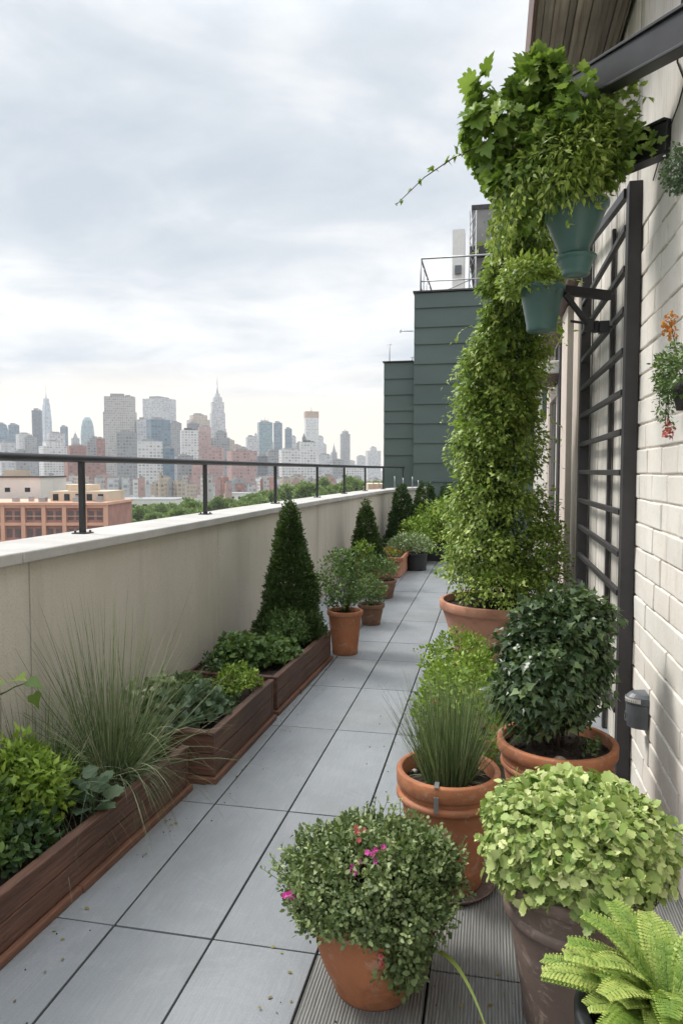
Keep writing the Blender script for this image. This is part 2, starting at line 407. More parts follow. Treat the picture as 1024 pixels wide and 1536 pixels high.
def stems(name, parent, starts, ends, r, mat, wob=.02, taper=.4):
    mb = MB()
    for a, e in zip(starts, ends):
        a = Vector(a); e = Vector(e)
        pts = [a.lerp(e, t / 4) + Vector([random.uniform(-wob, wob) if 0 < t < 4 else 0 for _ in range(3)]) for t in range(5)]
        mb.tube(pts, r, 5, r * taper)
    return mb.build(name, mat, parent)
def soil(parent, r, z, mat=None, sy=1, name='soil'):
    mb = MB(); n = 36; rings = 9
    vs = [(0, 0, z + .01)]
    for i in range(1, rings + 1):
        for k in range(n):
            a = 2 * math.pi * k / n; rr = r * i / rings
            vs.append((rr * math.cos(a), rr * math.sin(a) * sy, z + .012 * (1 - (i / rings) ** 2) + random.uniform(-.006, .006)))
    fs = [(0, 1 + k, 1 + (k + 1) % n) for k in range(n)]
    for i in range(rings - 1):
        for k in range(n): fs.append((1+i*n+k, 1+(i+1)*n+k, 1+(i+1)*n+(k+1) % n, 1+i*n+(k+1) % n))
    mb.add(vs, fs)
    for _ in range(60):        # crumbs of compost
        a = random.random() * 6.28; rr = r * .92 * random.random() ** .5; s = random.uniform(.003, .009)
        M_ = Matrix.Translation((rr * math.cos(a), rr * math.sin(a), z + .012)) @ Matrix.Rotation(random.random() * 3, 4, (random.random(), random.random(), 1))
        mb.box((-s, -s, -s * .7), (s, s, s * .7), M_)
    return mb.build(name, mat or M['soil'], parent)
def pot(parent, rb, rt, h, mat, rim=.03, lip=.012, bands=(), n=48, thick=.014, bulge=0.0):
    prof = [(rb * .6, 0), (rb, 0), (rb + .004, .008)]
    for i in range(1, 9):
        t = i / 8; z = .01 + (h - rim - .012) * t
        prof.append((rb + (rt - rb) * t + bulge * math.sin(math.pi * t), z))
    mb = MB(); mb.lathe(prof, n)
    mb.disc(rb * .62, .001, n)
    body = mb.build('pot', mat, parent)
    rm = MB()
    z1 = h - rim; ro = rt + lip
    rm.lathe([(rt - .002, z1 - .01), (ro - .003, z1 - .004), (ro, z1), (ro + .001, h - .006), (ro - .003, h - .001), (ro - .008, h), (rt - thick + .004, h), (rt - thick, h - .004), (rt - thick - .004, h - rim * 1.6), (rt - thick - .012, h - rim - .06)], n)
    r_ = rm.build('rim', mat, body)
    for z, w, o in bands:
        t = z / h; rr = rb + (rt - rb) * t + bulge * math.sin(math.pi * t)
        bb = MB(); bb.lathe([(rr, z - w - .004), (rr + o * .8, z - w), (rr + o, z - w * .5), (rr + o, z + w * .5), (rr + o * .8, z + w), (rr - .002, z + w + .004)], n)
        bb.build('band', mat, body)
    return body

# ------------------------------------------------------------------ terrace floor
XS = [-2.0, -1.60, -1.24, -.885, -.53, -.17, .19, .55, .72]
YS = [-1.2, -.3, .6, 1.25, 2.15, 3.06, 4.11, 4.95, 5.72, 6.34, 7.3, 8.2, 9.1, 10.0, 10.9, 11.8, 12.7, 13.6, 14.5, 15.3]
tiles = MB(); deck = MB()
for i in range(len(XS) - 1):
    for j in range(len(YS) - 1):
        g = .004
        dk = (YS[j+1] <= 2.2 and XS[i] >= -.54) or (YS[j+1] <= 3.07 and XS[i] >= -.18)
        z = random.uniform(-.0012, .0012)
        (deck if dk else tiles).box((XS[i] + g, YS[j] + g, -.02 + z), (XS[i+1] - g, YS[j+1] - g, z))
o = tiles.build('paving', M['tile'], bevel=.002, kind='structure'); 
o = deck.build('deck', M['deck'], bevel=.002, kind='structure')
sl = MB().box((-2.5, -1.6, -.5), (.9, 15.4, -.022)).build('terrace_slab', M['joint'], kind='structure')

# ------------------------------------------------------------------ parapet wall
IN = [(-1.965, -1.6), (-1.965, 1.0), (-1.965, 2.6), (-1.97, 4.5), (-2.0, 6.2), (-1.98, 8.1), (-1.94, 9.8), (-1.90, 11.4), (-1.82, 12.8), (-1.68, 13.8), (-1.48, 14.7), (-1.3, 15.3)]
def inx(y):
    for (x0, y0), (x1, y1) in zip(IN, IN[1:]):
        if y <= y1: return x0 + (x1 - x0) * (y - y0) / (y1 - y0)
    return IN[-1][0]
wallT = thing('parapet_wall', 'beige stucco parapet wall with pale stone coping along the left side of the terrace', 'wall', (-2.1, 4, 0))
def wp(mb, a, b, o0, o1, z0, z1):
    """block following the curve of the wall between y=a and y=b, offsets o0..o1 outward from its inner face"""
    n = max(1, int((b - a) / .45)); ys = [a + (b - a) * i / n for i in range(n + 1)]
    vs = []
    for y in ys:
        x = inx(y)
        vs += [(x - o0, y, z0), (x - o1, y, z0), (x - o1, y, z1), (x - o0, y, z1)]
    fs = [(0, 1, 2, 3), (4*n+3, 4*n+2, 4*n+1, 4*n)]
    for i in range(n):
        for k in range(4): fs.append((4*i+k, 4*(i+1)+k, 4*(i+1)+(k+1) % 4, 4*i+(k+1) % 4))
    mb.add(vs, fs)
js = [-1.6, .6, 2.55, 2.76, 5.0, 8.12, 9.6, 10.9, 12.0, 13.1, 15.3]
for a, b_ in zip(js, js[1:]):
    mb = MB(); g = .012 if abs(a - 8.12) < .01 else .004
    wp(mb, a + g, b_ - .004, 0, .05, -.5, 1.152); o = mb.build('wall_panel', M['stucco'], wallT, bevel=.004); o.matrix_parent_inverse = Matrix.Translation((2.1, -4, 0))
mb = MB(); wp(mb, -1.6, 15.3, .06, .30, -3, 1.135); o = mb.build('wall_core', plain('core', (.10, .09, .075), .9), wallT); o.matrix_parent_inverse = Matrix.Translation((2.1, -4, 0))
cs = [-1.6, .9, 2.68, 5.2, 7.6, 9.7, 11.6, 13.4, 15.3]
for a, b_ in zip(cs, cs[1:]):
    mb = MB(); wp(mb, a + .003, b_ - .003, -.03, .36, 1.155, 1.155 + .049 + random.uniform(0, .003)); o = mb.build('coping_stone', M['coping'], wallT, bevel=.006); o.matrix_parent_inverse = Matrix.Translation((2.1, -4, 0))

# railing
rail = thing('railing', 'black metal handrail on thin square posts along the parapet coping', 'railing', (-2.2, 3.55, 1.2))
RI = Matrix.Translation((2.2, -3.55, -1.2))
posts_y = [0.2, 1.85, 3.55, 5.32, 7.22, 8.95, 10.5, 12.0, 13.3, 14.5]
for y in posts_y:
    x = inx(y) - .225; mb = MB()
    mb.box((x - .014, y - .014, 1.205), (x + .014, y + .014, 1.60))
    o = mb.build('post', M['black'], rail, bevel=.002); o.matrix_parent_inverse = RI
    mb = MB().box((x - .04, y - .045, 1.205), (x + .04, y + .045, 1.212))
    for sx in (-1, 1): mb.lathe([(0, .012), (.006, .012), (.007, 0)], 8, (x + sx * .027, y + .03 * sx, 1.211))
    q = mb.build('base_plate', M['black'], o); q.matrix_parent_inverse = RI @ Matrix() ; q.matrix_parent_inverse = Matrix()
mb = MB(); pts = [(inx(y) - .225, y, 1.615) for y in np.linspace(-1.4, 14.55, 40)]
mb.tube(pts, .021, 10); o = mb.build('handrail', M['black'], rail); o.matrix_parent_inverse = RI
for k, (y, h) in enumerate([(13.7, .24), (14.2, .2), (14.75, .22), (15.05, .14)]):
    x = inx(y) - .12
    mb = MB().tube([(0, 0, 0), (0, 0, h)], .009, 6)
    mb.box((-.02, -.02, 0), (.02, .02, .006))
    o = mb.build('metal_rod', M['steel'], loc=(x, y, 1.207))
    tag(o, 'short bare steel rod upright on the far end of the coping near the green building', 'rod', 'steel rods on the far coping')

# ------------------------------------------------------------------ right house wall
hw = thing('house_wall', 'white painted brick house wall with weathered plaster above along the right side', 'wall', (.7, 2, 0))
HI = Matrix.Translation((-.7, -2, 0))
def part(mb, name, mat, parent, inv, bevel=0, kind=None, seg=2):
    o = mb.build(name, mat, parent, bevel=bevel, kind=kind, seg=seg); o.matrix_parent_inverse = inv; return o
mb = MB(); ch = .118; L = .262
z = 0; row = 0
while z < 2.70:
    y = -1.4 - (L / 2 if row % 2 else 0) + random.uniform(-.02, .02)
    while y < 3.72:
        l = L * random.uniform(.96, 1.04); y1 = min(y + l, 3.76)
        j = random.uniform(-.003, .0045); a = .0035
        # brick with a slightly uneven outer face
        x0 = .705 - .011 - j
        vs = [(.74, y+a, z+a), (.74, y1-a, z+a), (.74, y1-a, z+ch-a), (.74, y+a, z+ch-a)]
        zr = lambda: random.uniform(-.0025, .0025)
        vs += [(x0+zr(), y+a+zr(), z+a+zr()), (x0+zr(), y1-a+zr(), z+a+zr()), (x0+zr(), y1-a+zr(), z+ch-a+zr()), (x0+zr(), y+a+zr(), z+ch-a+zr())]
        if y1 - y > .03: mb.add(vs, [(0,3,2,1),(4,5,6,7)[::1],(0,1,5,4),(1,2,6,5),(2,3,7,6),(3,0,4,7)])
        y = y1
    z += ch; row += 1
# vs[4..7] face looks toward -x
o = part(mb, 'brick_courses', M['brick'], hw, HI, bevel=.006)
part(MB().box((.703, -1.5, 0), (1.0, 3.76, z)), 'mortar', M['mortar'], hw, HI)
part(MB().box((.69, -1.5, z + .002), (1.0, 3.76, 4.3)), 'plaster', M['plaster'], hw, HI, bevel=.004)
# whitewashed planks behind the trellis
mb = MB(); y = 3.77
while y < 5.95:
    w = random.uniform(.10, .15); mb.box((.70 + random.uniform(-.004, .004), y + .002, .0), (.74, y + w - .002, 4.25)); y += w
part(mb, 'plank_cladding', M['whitewood'], hw, HI, bevel=.003)
part(MB().box((.735, 3.762, 0), (1.0, 6.1, 4.25)), 'wall_core', M['greybrick'], hw, HI)
# a dark cable stapled up the plaster
part(MB().tube([(.684, 2.9, 2.95), (.682, 3.05, 3.12), (.684, 3.02, 3.3), (.683, 2.9, 3.55), (.684, 2.84, 3.9)], .004, 6), 'cable', M['black'], hw, HI)
part(MB().tube([(.684, 3.45, 2.83), (.682, 3.25, 2.9), (.684, 3.02, 2.95), (.683, 2.7, 3.1), (.684, 2.3, 3.5)], .003, 6), 'cable', M['black'], hw, HI)

# soffit / roof overhang
so = thing('roof_overhang', 'brown board soffit of the roof overhang at the top of the house wall', 'roof', (.45, 4, 3.95))
SI = Matrix.Translation((-.45, -4, -3.95))
mb = MB(); x = .205
while x < .675:
    w = random.choice((.028, .036, .05)); dz = random.choice((0, .018, .03)); mb.box((x + .002, 1.2, 3.94 + dz), (min(x + w, .678) - .002, 6.3, 4.0)); x += w
part(mb, 'soffit_board', M['soffit'], so, SI)
part(MB().box((.185, 1.2, 3.925), (.203, 6.3, 4.3)), 'fascia', M['brownstrim'], so, SI, .002)
part(MB().box((.204, 1.2, 4.002), (.688, 6.3, 4.3)), 'roof_slab', M['charcoal'], so, SI)

# far part of the facade
fh = thing('house_facade', 'pale house facade beyond the trellis with dark doorway, pilasters and brown eave trim', 'house', (.8, 8, 0))
FI = Matrix.Translation((-.8, -8, 0))
part(MB().box((.75, 5.98, 0), (1.3, 13.4, 3.06)), 'wall', M['palewall'], fh, FI)
part(MB().box((.66, 6.0, 0), (.749, 6.32, 3.04)), 'pilaster', M['pinktrim'], fh, FI, .006)
part(MB().box((.66, 6.84, 0), (.749, 7.34, 3.04)), 'pilaster', M['pinktrim'], fh, FI, .006)
mb = MB(); z = 0
while z < 3.0:
    mb.box((.715, 6.33, z + .004), (.748, 6.83, z + .115)); z += .12
part(mb, 'grey_brick_panel', M['greybrick'], fh, FI, .003)
mb = MB(); z = 0
while z < 3.0:
    mb.box((.72, 7.35, z + .003), (.748, 8.0, z + .15)); z += .153
part(mb, 'siding', M['palewall'], fh, FI, .003)
dr = part(MB().box((.73, 8.35, 0), (.748, 9.3, 2.38)), 'door', M['glass'], fh, FI)
for a in ((8.25, 8.348), (9.302, 9.4)): part(MB().box((.70, a[0], 0), (.749, a[1], 2.5)), 'door_frame', M['pinktrim'], fh, FI, .004)
part(MB().box((.70, 8.349, 2.385), (.749, 9.301, 2.5)), 'door_frame', M['pinktrim'], fh, FI, .004)
part(MB().box((.70, 8.01, 0), (.748, 8.24, 2.9)), 'pilaster', M['charcoal'], fh, FI, .004)
part(MB().box((.50, 8.1, 2.60), (.749, 9.2, 2.74)), 'canopy', M['white'], fh, FI, .02)
part(MB().box((.51, 8.12, 2.57), (.748, 9.18, 2.598)), 'canopy_soffit', M['brownstrim'], fh, FI)
w_ = part(MB().box((.735, 8.3, 2.78), (.748, 9.0, 2.99)), 'window', M['glass'], fh, FI)
w_ = part(MB().box((.735, 10.3, 2.3), (.748, 11.2, 2.85)), 'window', M['glass'], fh, FI)
part(MB().box((.70, 9.5, 0), (.749, 9.75, 3.04)), 'pilaster', M['pinktrim'], fh, FI, .006)
part(MB().box((.58, 5.99, 3.062), (1.3, 13.5, 3.13)), 'eave', M['brownstrim'], fh, FI, .004)
part(MB().box((.53, 5.985, 3.132), (1.3, 13.5, 3.19)), 'gutter', M['white'], fh, FI, .01)

# ------------------------------------------------------------------ wall trellis
tr = thing('wall_trellis', 'tall dark metal ladder trellis fixed to the right house wall', 'trellis', (.62, 4.6, 0))
TI = Matrix.Translation((-.62, -4.6, 0))
part(MB().box((.628, 3.70, 0), (.690, 3.775, 2.93)), 'post', M['charcoal'], tr, TI, .003)
part(MB().box((.622, 5.45, 0), (.690, 5.53, 3.2)), 'post', M['charcoal'], tr, TI, .003)
part(MB().box((.672, 4.46, 0), (.692, 4.50, 2.95)), 'post', M['charcoal'], tr, TI, .003)
part(MB().beam((.63, 3.776, 2.90), (.63, 5.449, 3.12), .03, .045), 'top_rail', M['charcoal'], tr, TI, .003)
for k in range(13):
    z = .34 + .2 * k; s = random.uniform(-.008, .008)
    part(MB().beam((.634, 3.776, z + s), (.634, 5.449, z - s), .026, .030), 'rung', M['charcoal'], tr, TI, .003)

# pergola rafters
for k, (p, q, lab) in enumerate([((.69, 2.60, 3.03), (.34, 3.45, 3.24), 'upper dark steel rafter jutting from the house wall over the hanging plants'),
                                 ((.69, 3.16, 2.89), (.36, 3.62, 2.93), 'shorter lower dark steel rafter jutting from the house wall below the other')]):
    ra = thing('pergola_rafter', lab, 'beam', p)
    RI2 = Matrix.Translation(Vector(p) * -1)
    part(MB().beam(p, q, .05, .115), 'steel_beam', M['black'], ra, RI2, .004)
    part(MB().beam(Vector(p) + Vector((-.004, .0, .064)), Vector(q) + Vector((.004, 0, .064)), .07, .012), 'top_flange', M['black'], ra, RI2, .002)
    part(MB().beam(Vector(p) + Vector((-.004, .0, -.064)), Vector(q) + Vector((.004, 0, -.064)), .07, .012), 'bottom_flange', M['black'], ra, RI2, .002)

# wall light / outdoor socket
ws = thing('wall_light', 'small grey rounded wall light with a white strip on the painted brick', 'wall light', (.69, 3.36, .48))
mb = MB(); n = 16; vs = []
for zz, s in ((-.078, .86), (-.074, .93), (-.02, 1.0), (.03, 1.0)):
    for k in range(n + 1):
        a = math.pi * k / n; vs.append((-.085 * math.sin(a) * s, -.055 * math.cos(a) * s, zz))
fs = [(i*(n+1)+k, i*(n+1)+k+1, (i+1)*(n+1)+k+1, (i+1)*(n+1)+k) for i in range(3) for k in range(n)]
fs += [tuple(range(n+1)), tuple(range(3*(n+1), 4*(n+1)))[::-1]]
mb.add(vs, fs, False); mb.build('housing', M['lampgrey'], ws)
mb = MB(); vs = []
for zz, s in ((.033, 1.03), (.062, 1.0), (.078, .8), (.083, .55)):
    for k in range(n + 1):
        a = math.pi * k / n; vs.append((-.085 * math.sin(a) * s, -.055 * math.cos(a) * s, zz))
mb.add(vs, fs, False); mb.build('cap', M['lampgrey'], ws)
mb = MB(); vs = []
for zz in (.040, .060):
    for k in range(n + 1):
        a = math.pi * (.12 + .52 * k / n); vs.append((-.0885 * math.sin(a), -.0575 * math.cos(a), zz))
mb.add(vs, [(k, k+1, n+2+k, n+1+k) for k in range(n)]); mb.build('white_strip', M['white'], ws)
mb = MB()
for k in range(9):
    a = math.pi * (.2 + .042 * k); p = Vector((-.0892 * math.sin(a), -.058 * math.cos(a), 0))
    mb.box((p.x - .0006, p.y - .0012 - .0006 * (k % 3), .042 + .002 * (k % 2)), (p.x + .0006, p.y + .0012, .050))
mb.build('lettering', M['black'], ws)
mb = MB().tube([(-.0865, -.004 + .018 * math.cos(a), -.03 + .022 * math.sin(a)) for a in np.linspace(0, 6.28, 13)], .0016, 5)
mb.build('embossed_ring', M['lampgrey'], ws)

exec_after = []
# ------------------------------------------------------------------ planter boxes
def planter_box(y0, y1, x0, x1, ztop, label, xs=0):
    t = thing('planter_box', label, 'planter box', ((x0+x1)/2, (y0+y1)/2, 0), 0, 'wooden planter boxes along the parapet')
    I = Matrix.Translation((-(x0+x1)/2, -(y0+y1)/2, 0))
    h = ztop; x1 += .032; z0 = .035; m = (z0 + h) / 2 + .005
    sk = lambda y: xs * (y - y0)                   # slight slant of the long side
    def long(mb, xo, a, b_, za, zb, w):
        vs = []
        for y in (a, b_):
            x = xo + sk(y); vs += [(x - w, y, za), (x, y, za), (x, y, zb), (x - w, y, zb)]
        mb.add(vs, [(0,1,2,3),(7,6,5,4),(0,4,5,1),(1,5,6,2),(2,6,7,3),(3,7,4,0)])
    for za, zb in ((z0, m - .002), (m + .002, h - .006)):
        mb = MB(); long(mb, x1, y0 + .024, y1 - .024, za, zb, .022); part(mb, 'side_board', M['wood'], t, I, .003)
        part(MB().box((x0, y0, za), (x1 + .002, y0 + .022, zb)), 'end_board', M['woodx'], t, I, .003)
        part(MB().box((x0, y1 - .022, za), (x1 + sk(y1) + .002, y1, zb)), 'end_board', M['woodx'], t, I, .003)
    part(MB().box((x0, y0 + .024, z0), (x0 + .022, y1 - .024, h - .006)), 'side_board', M['wood'], t, I, .003)
    mb = MB(); long(mb, x1 + .006, y0 - .006, y1 + .006, h - .004, h + .010, .04); part(mb, 'top_trim', M['wood'], t, I, .003)
    part(MB().box((x0, y0 - .006, h - .004), (x1 - .036, y0 + .034, h + .010)), 'top_trim', M['woodx'], t, I, .003)
    nb = 1 if y1 - y0 < 1.2 else 3
    for k in range(nb):
        a = y0 - .02 + (y1 - y0 + .04) * k / nb; b2 = y0 - .02 + (y1 - y0 + .04) * (k + 1) / nb
        mb = MB(); long(mb, x1 + .018 + .004 * (k % 2), a + .001, b2 - .001, .0, .030, .075); part(mb, 'plinth_board', M['plinth'], t, I, .005)
    part(MB().box((x0, y0 - .03, 0), (x1 - .03, y0 + .03, .029)), 'plinth_board', M['plinthx'], t, I, .005)
    mb = MB(); nx, ny = 10, max(6, int((y1 - y0) / .06)); vs = []
    for j in range(ny + 1):
        y = y0 + .025 + (y1 - y0 - .05) * j / ny
        for i in range(nx + 1):
            x = x0 + .023 + (x1 + sk(y) - .024 - x0 - .023) * i / nx
            vs.append((x, y, h - .045 + random.uniform(-.012, .012)))
    mb.add(vs, [(j*(nx+1)+i, j*(nx+1)+i+1, (j+1)*(nx+1)+i+1, (j+1)*(nx+1)+i) for j in range(ny) for i in range(nx)])
    for _ in range(120):
        s = random.uniform(.004, .012); Mx = Matrix.Translation((random.uniform(x0+.05, x1-.05), random.uniform(y0+.05, y1-.05), h - .04)) @ Matrix.Rotation(random.random()*3, 4, (random.random(), random.random(), 1))
        mb.box((-s, -s, -s*.6), (s, s, s*.6), Mx)
    part(mb, 'soil', M['soil'], t, I)
    return t
planter_box(1.87, 3.16, -1.93, -1.52, .215, 'nearest long dark wooden planter box holding the tall grass', .055)
planter_box(3.27, 4.20, -1.93, -1.36, .245, 'middle dark wooden planter box with a raised rim, holding a lime green bush', .02)
planter_box(4.29, 5.66, -1.95, -1.345, .235, 'farthest dark wooden planter box, beside the tall cone shrub', .03)

G_L = 'plants growing in the wooden planter boxes'
# tall fountain grass
def grass(loc, n, length, spread, width, mat, label, droop=(.05, .5), r=.05, name='ornamental_grass', group=None, upr=1.0):
    t = thing(name, label, 'grass', loc, group=group)
    a = rng.random(n) * 6.283; rr = r * np.sqrt(rng.random(n))
    roots = np.stack([rr*np.cos(a), rr*np.sin(a), np.zeros(n)], 1)
    s = np.abs(rng.normal(size=n)) * spread
    D = np.stack([np.cos(a)*s + rng.normal(size=n)*.06, np.sin(a)*s + rng.normal(size=n)*.06, np.full(n, upr)], 1)
    Ls = length * (.45 + .55 * rng.random(n)); dr = droop[0] + (droop[1] - droop[0]) * rng.random(n) * np.clip(s / spread, .2, 1.5)
    blades('blades', t, roots, D, Ls, width, dr, mat, 8)
    return t
g1 = grass((-1.64, 2.84, .17), 620, .96, .56, .0036, M['l_grass'], 'tall wispy grey green fountain grass rising from the nearest planter box', (.0, .8), .09)
n = 420; a = rng.random(n) * 6.283
blades('outer_blades', g1, np.stack([.06*np.cos(a), .06*np.sin(a), np.zeros(n)], 1), np.stack([np.cos(a), np.sin(a), .75 + .5*rng.random(n)], 1), .22 + .26*rng.random(n), .0034, .55 + .6*rng.random(n), M['l_grass'], 8)
g2 = grass((-1.80, 2.56, .17), 700, .60, .8, .0026, M['l_grass'], 'finer lower tuft of pale dry grass at the left of the tall fountain grass', (.1, 1.0), .08)
# plants of planter 1
def herb(name, loc, rad, ncl, per, r, size, tmpl, mat, label, cat='plant', zmin=-.15, up=.5, lo=.4, width=1.0, nst=14, jit=.7):
    t = thing(name, label, cat, loc)
    bush('foliage', t, (0, 0, rad[2] * .45), rad, ncl, per, r, size, tmpl, mat, zmin, up, lo, jit, width)
    st = [(random.uniform(-.02, .02), random.uniform(-.02, .02), -.02) for _ in range(nst)]
    en = [(random.uniform(-.7, .7) * rad[0], random.uniform(-.7, .7) * rad[1], rad[2] * random.uniform(.6, 1.2)) for _ in range(nst)]
    stems('stem', t, st, en, .003, M['greenstem'])
    return t
herb('leafy_shrub', (-1.72, 2.02, .17), (.15, .22, .22), 240, 10, .045, .034, 'oval', M['l_mid'], 'dark green leafy shrub with glossy oval leaves spilling over the front planter')
herb('leafy_shrub', (-1.72, 2.33, .19), (.15, .19, .23), 250, 10, .04, .040, 'lance', M['l_bright'], 'yellow green plant with feathery pointed leaves behind the dark glossy shrub', width=1.6)
herb('leafy_shrub', (-1.60, 2.18, .15), (.08, .16, .12), 70, 8, .04, .032, 'oval', M['l_dark'], 'low dark leafy plant at the inner edge of the front planter')
herb('groundcover_plant', (-1.76, 2.62, .17), (.17, .15, .16), 100, 10, .04, .022, 'tiny', M['l_mid'], 'fine leaved mid green mound at the foot of the pale dry grass')
herb('groundcover_plant', (-1.60, 3.02, .17), (.15, .12, .15), 80, 10, .04, .024, 'tiny', M['l_mid'], 'fine leaved mound in the far end of the front planter beside the fountain grass')
t = thing('broadleaf_plant', 'grey green plant with large ruffled leaves at the middle edge of the front planter', 'plant', (-1.53, 2.50, .17))
P, D, U = [], [], []
for k in range(15):
    a = k * 2.4; rr = .02 + .012 * (k % 4); P.append((rr*math.cos(a), rr*math.sin(a), .05 + .012*k*.6)); D.append((math.cos(a), math.sin(a), .25 + .04*k)); U.append((0, 0, 1))
leaves('foliage', P, D, np.array(U) + rng.normal(size=(15, 3))*.2, np.array([.085]*8 + [.065]*7), 'round', M['l_grey'], t)
stems('stem', t, [(0, 0, -.02)], [(0, 0, .12)], .006, M['greenstem'])
t = thing('climbing_stem', 'single tall stem with a few big bright leaves before the parapet at far left', 'plant', (-1.88, 2.44, .15))
stems('stem', t, [(0, 0, 0), (0, 0, .52), (0, 0, .50)], [(-.01, -.02, .53), (.10, .03, .57), (-.05, -.02, .56)], .004, M['greenstem'], .012)
leaves('foliage', [(.0, 0, .55), (.05, .02, .58), (.10, .03, .57), (-.03, -.01, .57), (-.05, -.02, .55), (.12, .03, .52), (.02, .0, .30)],
       [(-.7, -.3, .3), (.7, -.4, .2), (.9, .1, -.3), (.2, -.8, .3), (-.9, 0, -.1), (.4, .1, -.9), (.8, 0, .3)], [(0, -.3, 1)]*7, [.09, .10, .08, .09, .08, .07, .06], 'ivy', M['l_top'], t, np.array([.8, .9, .2, .7, .8, .2, .4]))
# planter 2
herb('leafy_shrub', (-1.74, 3.50, .21), (.15, .16, .15), 110, 9, .04, .028, 'round', M['l_varieg'], 'cream edged pale green plant at the near left of the middle planter', lo=.5)
herb('leafy_shrub', (-1.55, 3.52, .21), (.15, .20, .13), 150, 7, .045, .036, 'round', M['l_grey'], 'grey green broad leaved plant at the front corner of the middle planter', jit=.5)
herb('small_bush', (-1.47, 3.98, .21), (.13, .16, .13), 110, 10, .03, .022, 'tiny', M['l_bright'], 'bright lime green rounded bush in the far end of the middle planter', lo=.6)
herb('groundcover_plant', (-1.76, 3.92, .20), (.15, .2, .10), 80, 9, .03, .026, 'oval', M['l_mid'], 'low green herbs at the parapet side of the middle planter')
herb('groundcover_plant', (-1.45, 3.72, .19), (.1, .14, .06), 40, 9, .03, .024, 'oval', M['l_dark'], 'dark low leaves between the lime bush and the grey green plant')
# planter 3
herb('leafy_shrub', (-1.66, 4.60, .20), (.20, .20, .15), 210, 9, .04, .028, 'lobed', M['l_mid'], 'green parsley like herb in the near end of the far planter')
herb('leafy_shrub', (-1.47, 4.78, .20), (.15, .22, .12), 190, 9, .04, .026, 'lobed', M['l_mid'], 'green herb spreading along the inner edge of the far planter')
herb('groundcover_plant', (-1.75, 4.45, .20), (.13, .15, .10), 50, 8, .04, .03, 'oval', M['l_dark'], 'dark low herb against the parapet in the far planter')
herb('feathery_plant', (-1.50, 5.18, .20), (.19, .19, .21), 260, 14, .035, .022, 'lance', M['l_mid'], 'soft feathery green mound at the foot of the tall cone shrub', lo=.5, up=.8)
herb('groundcover_plant', (-1.42, 5.45, .20), (.1, .13, .10), 50, 9, .03, .02, 'tiny', M['l_dark'], 'small dark leaved plant in the last corner of the far planter')

# ------------------------------------------------------------------ conical shrubs
def cone_shrub(loc, rb, h, z0, label, ncl, size, potdef=None, mat=None, group=None):
    t = thing('conical_shrub', label, 'conical shrub', loc, group=group)
    if potdef:
        pot(t, *potdef); soil(t, potdef[1] - .02, potdef[2] - .04)
    cone(t, rb, h, z0, ncl, 14, .035, size, mat or M['l_box'], rnd=.6 if mat else .85)
    MB().tube([(0, 0, .0 if not potdef else potdef[2] - .05), (0, 0, z0 + h * .85)], .018, 7, .005).build('trunk', M['bark'], t)
    return t
cone_shrub((-1.545, 5.42, .19), .245, 1.12, .02, 'tallest dark green cone shaped shrub at the end of the wooden planters', 2400, .022, group='conical shrubs by the parapet')
cone_shrub((-1.62, 9.35, 0), .23, .90, .27, 'cone shaped shrub in front of the joint of the parapet behind the brown pot', 1100, .026, (.12, .17, .26, M['terra']), group='conical shrubs by the parapet')
cone_shrub((-1.50, 12.3, 0), .28, 1.08, .24, 'dark conical shrub nearest the end of the parapet, left of its two neighbours', 1100, .032, (.13, .17, .26, M['blackpot']), M['l_dark'], 'conical shrubs by the parapet')
cone_shrub((-1.18, 13.2, 0), .33, 1.15, .24, 'dark conical shrub in the middle of the far row before the green building', 1100, .034, (.13, .17, .26, M['blackpot']), M['l_dark'], 'conical shrubs by the parapet')
cone_shrub((-.80, 13.6, 0), .32, 1.06, .24, 'dark conical shrub at the right of the far row, partly behind the vine', 1100, .034, (.13, .17, .26, M['blackpot']), M['l_dark'], 'conical shrubs by the parapet')

# ------------------------------------------------------------------ potted shrubs
def potted(name, loc, potd, label, cat='potted plant', rz=0, bands=(), bulge=0., rim=.03, lip=.012, soilz=.03, group=None):
    t = thing(name, label, cat, loc, rz, group)
    pot(t, *potd, rim=rim, lip=lip, bands=bands, bulge=bulge)
    soil(t, potd[1] - .016, potd[2] - soilz - .01)
    return t
# left row
t = potted('potted_shrub', (-1.20, 5.90, 0), (.105, .14, .37, M['terra']), 'tall terracotta pot with an airy twiggy green shrub after the wooden planters', rim=.035)
bush('foliage', t, (-.03, 0, .62), (.21, .22, .30), 300, 9, .045, .025, 'oval', M['l_mid'], -.9, .6, .35)
stems('stem', t, [(0, 0, .32)]*16, [(random.uniform(-.18, .15), random.uniform(-.15, .15), random.uniform(.55, .9)) for _ in range(16)], .004, M['bark'])
t = potted('potted_shrub', (-1.17, 7.08, 0), (.09, .125, .21, M['terra_dark']), 'small weathered terracotta pot with a low spreading shrub behind the tall terracotta pot')
bush('foliage', t, (-.06, 0, .33), (.22, .22, .16), 200, 9, .05, .026, 'oval', M['l_mid'], -.6, .5, .4)
stems('stem', t, [(0, 0, .18)]*8, [(random.uniform(-.15, .12), random.uniform(-.15, .15), random.uniform(.3, .45)) for _ in range(8)], .004, M['bark'])
t = potted('potted_shrub', (-1.30, 8.62, 0), (.14, .18, .22, M['terra_dark']), 'wide brown pot with low green foliage, third pot along the parapet')
bush('foliage', t, (-.04, 0, .34), (.25, .24, .17), 200, 9, .05, .028, 'oval', M['l_mid'], -.4, .5, .4)
bush('foliage', t, (-.25, 0.15, .52), (.14, .14, .18), 60, 8, .05, .03, 'oval', M['l_bright'], -.9, .5, .4)
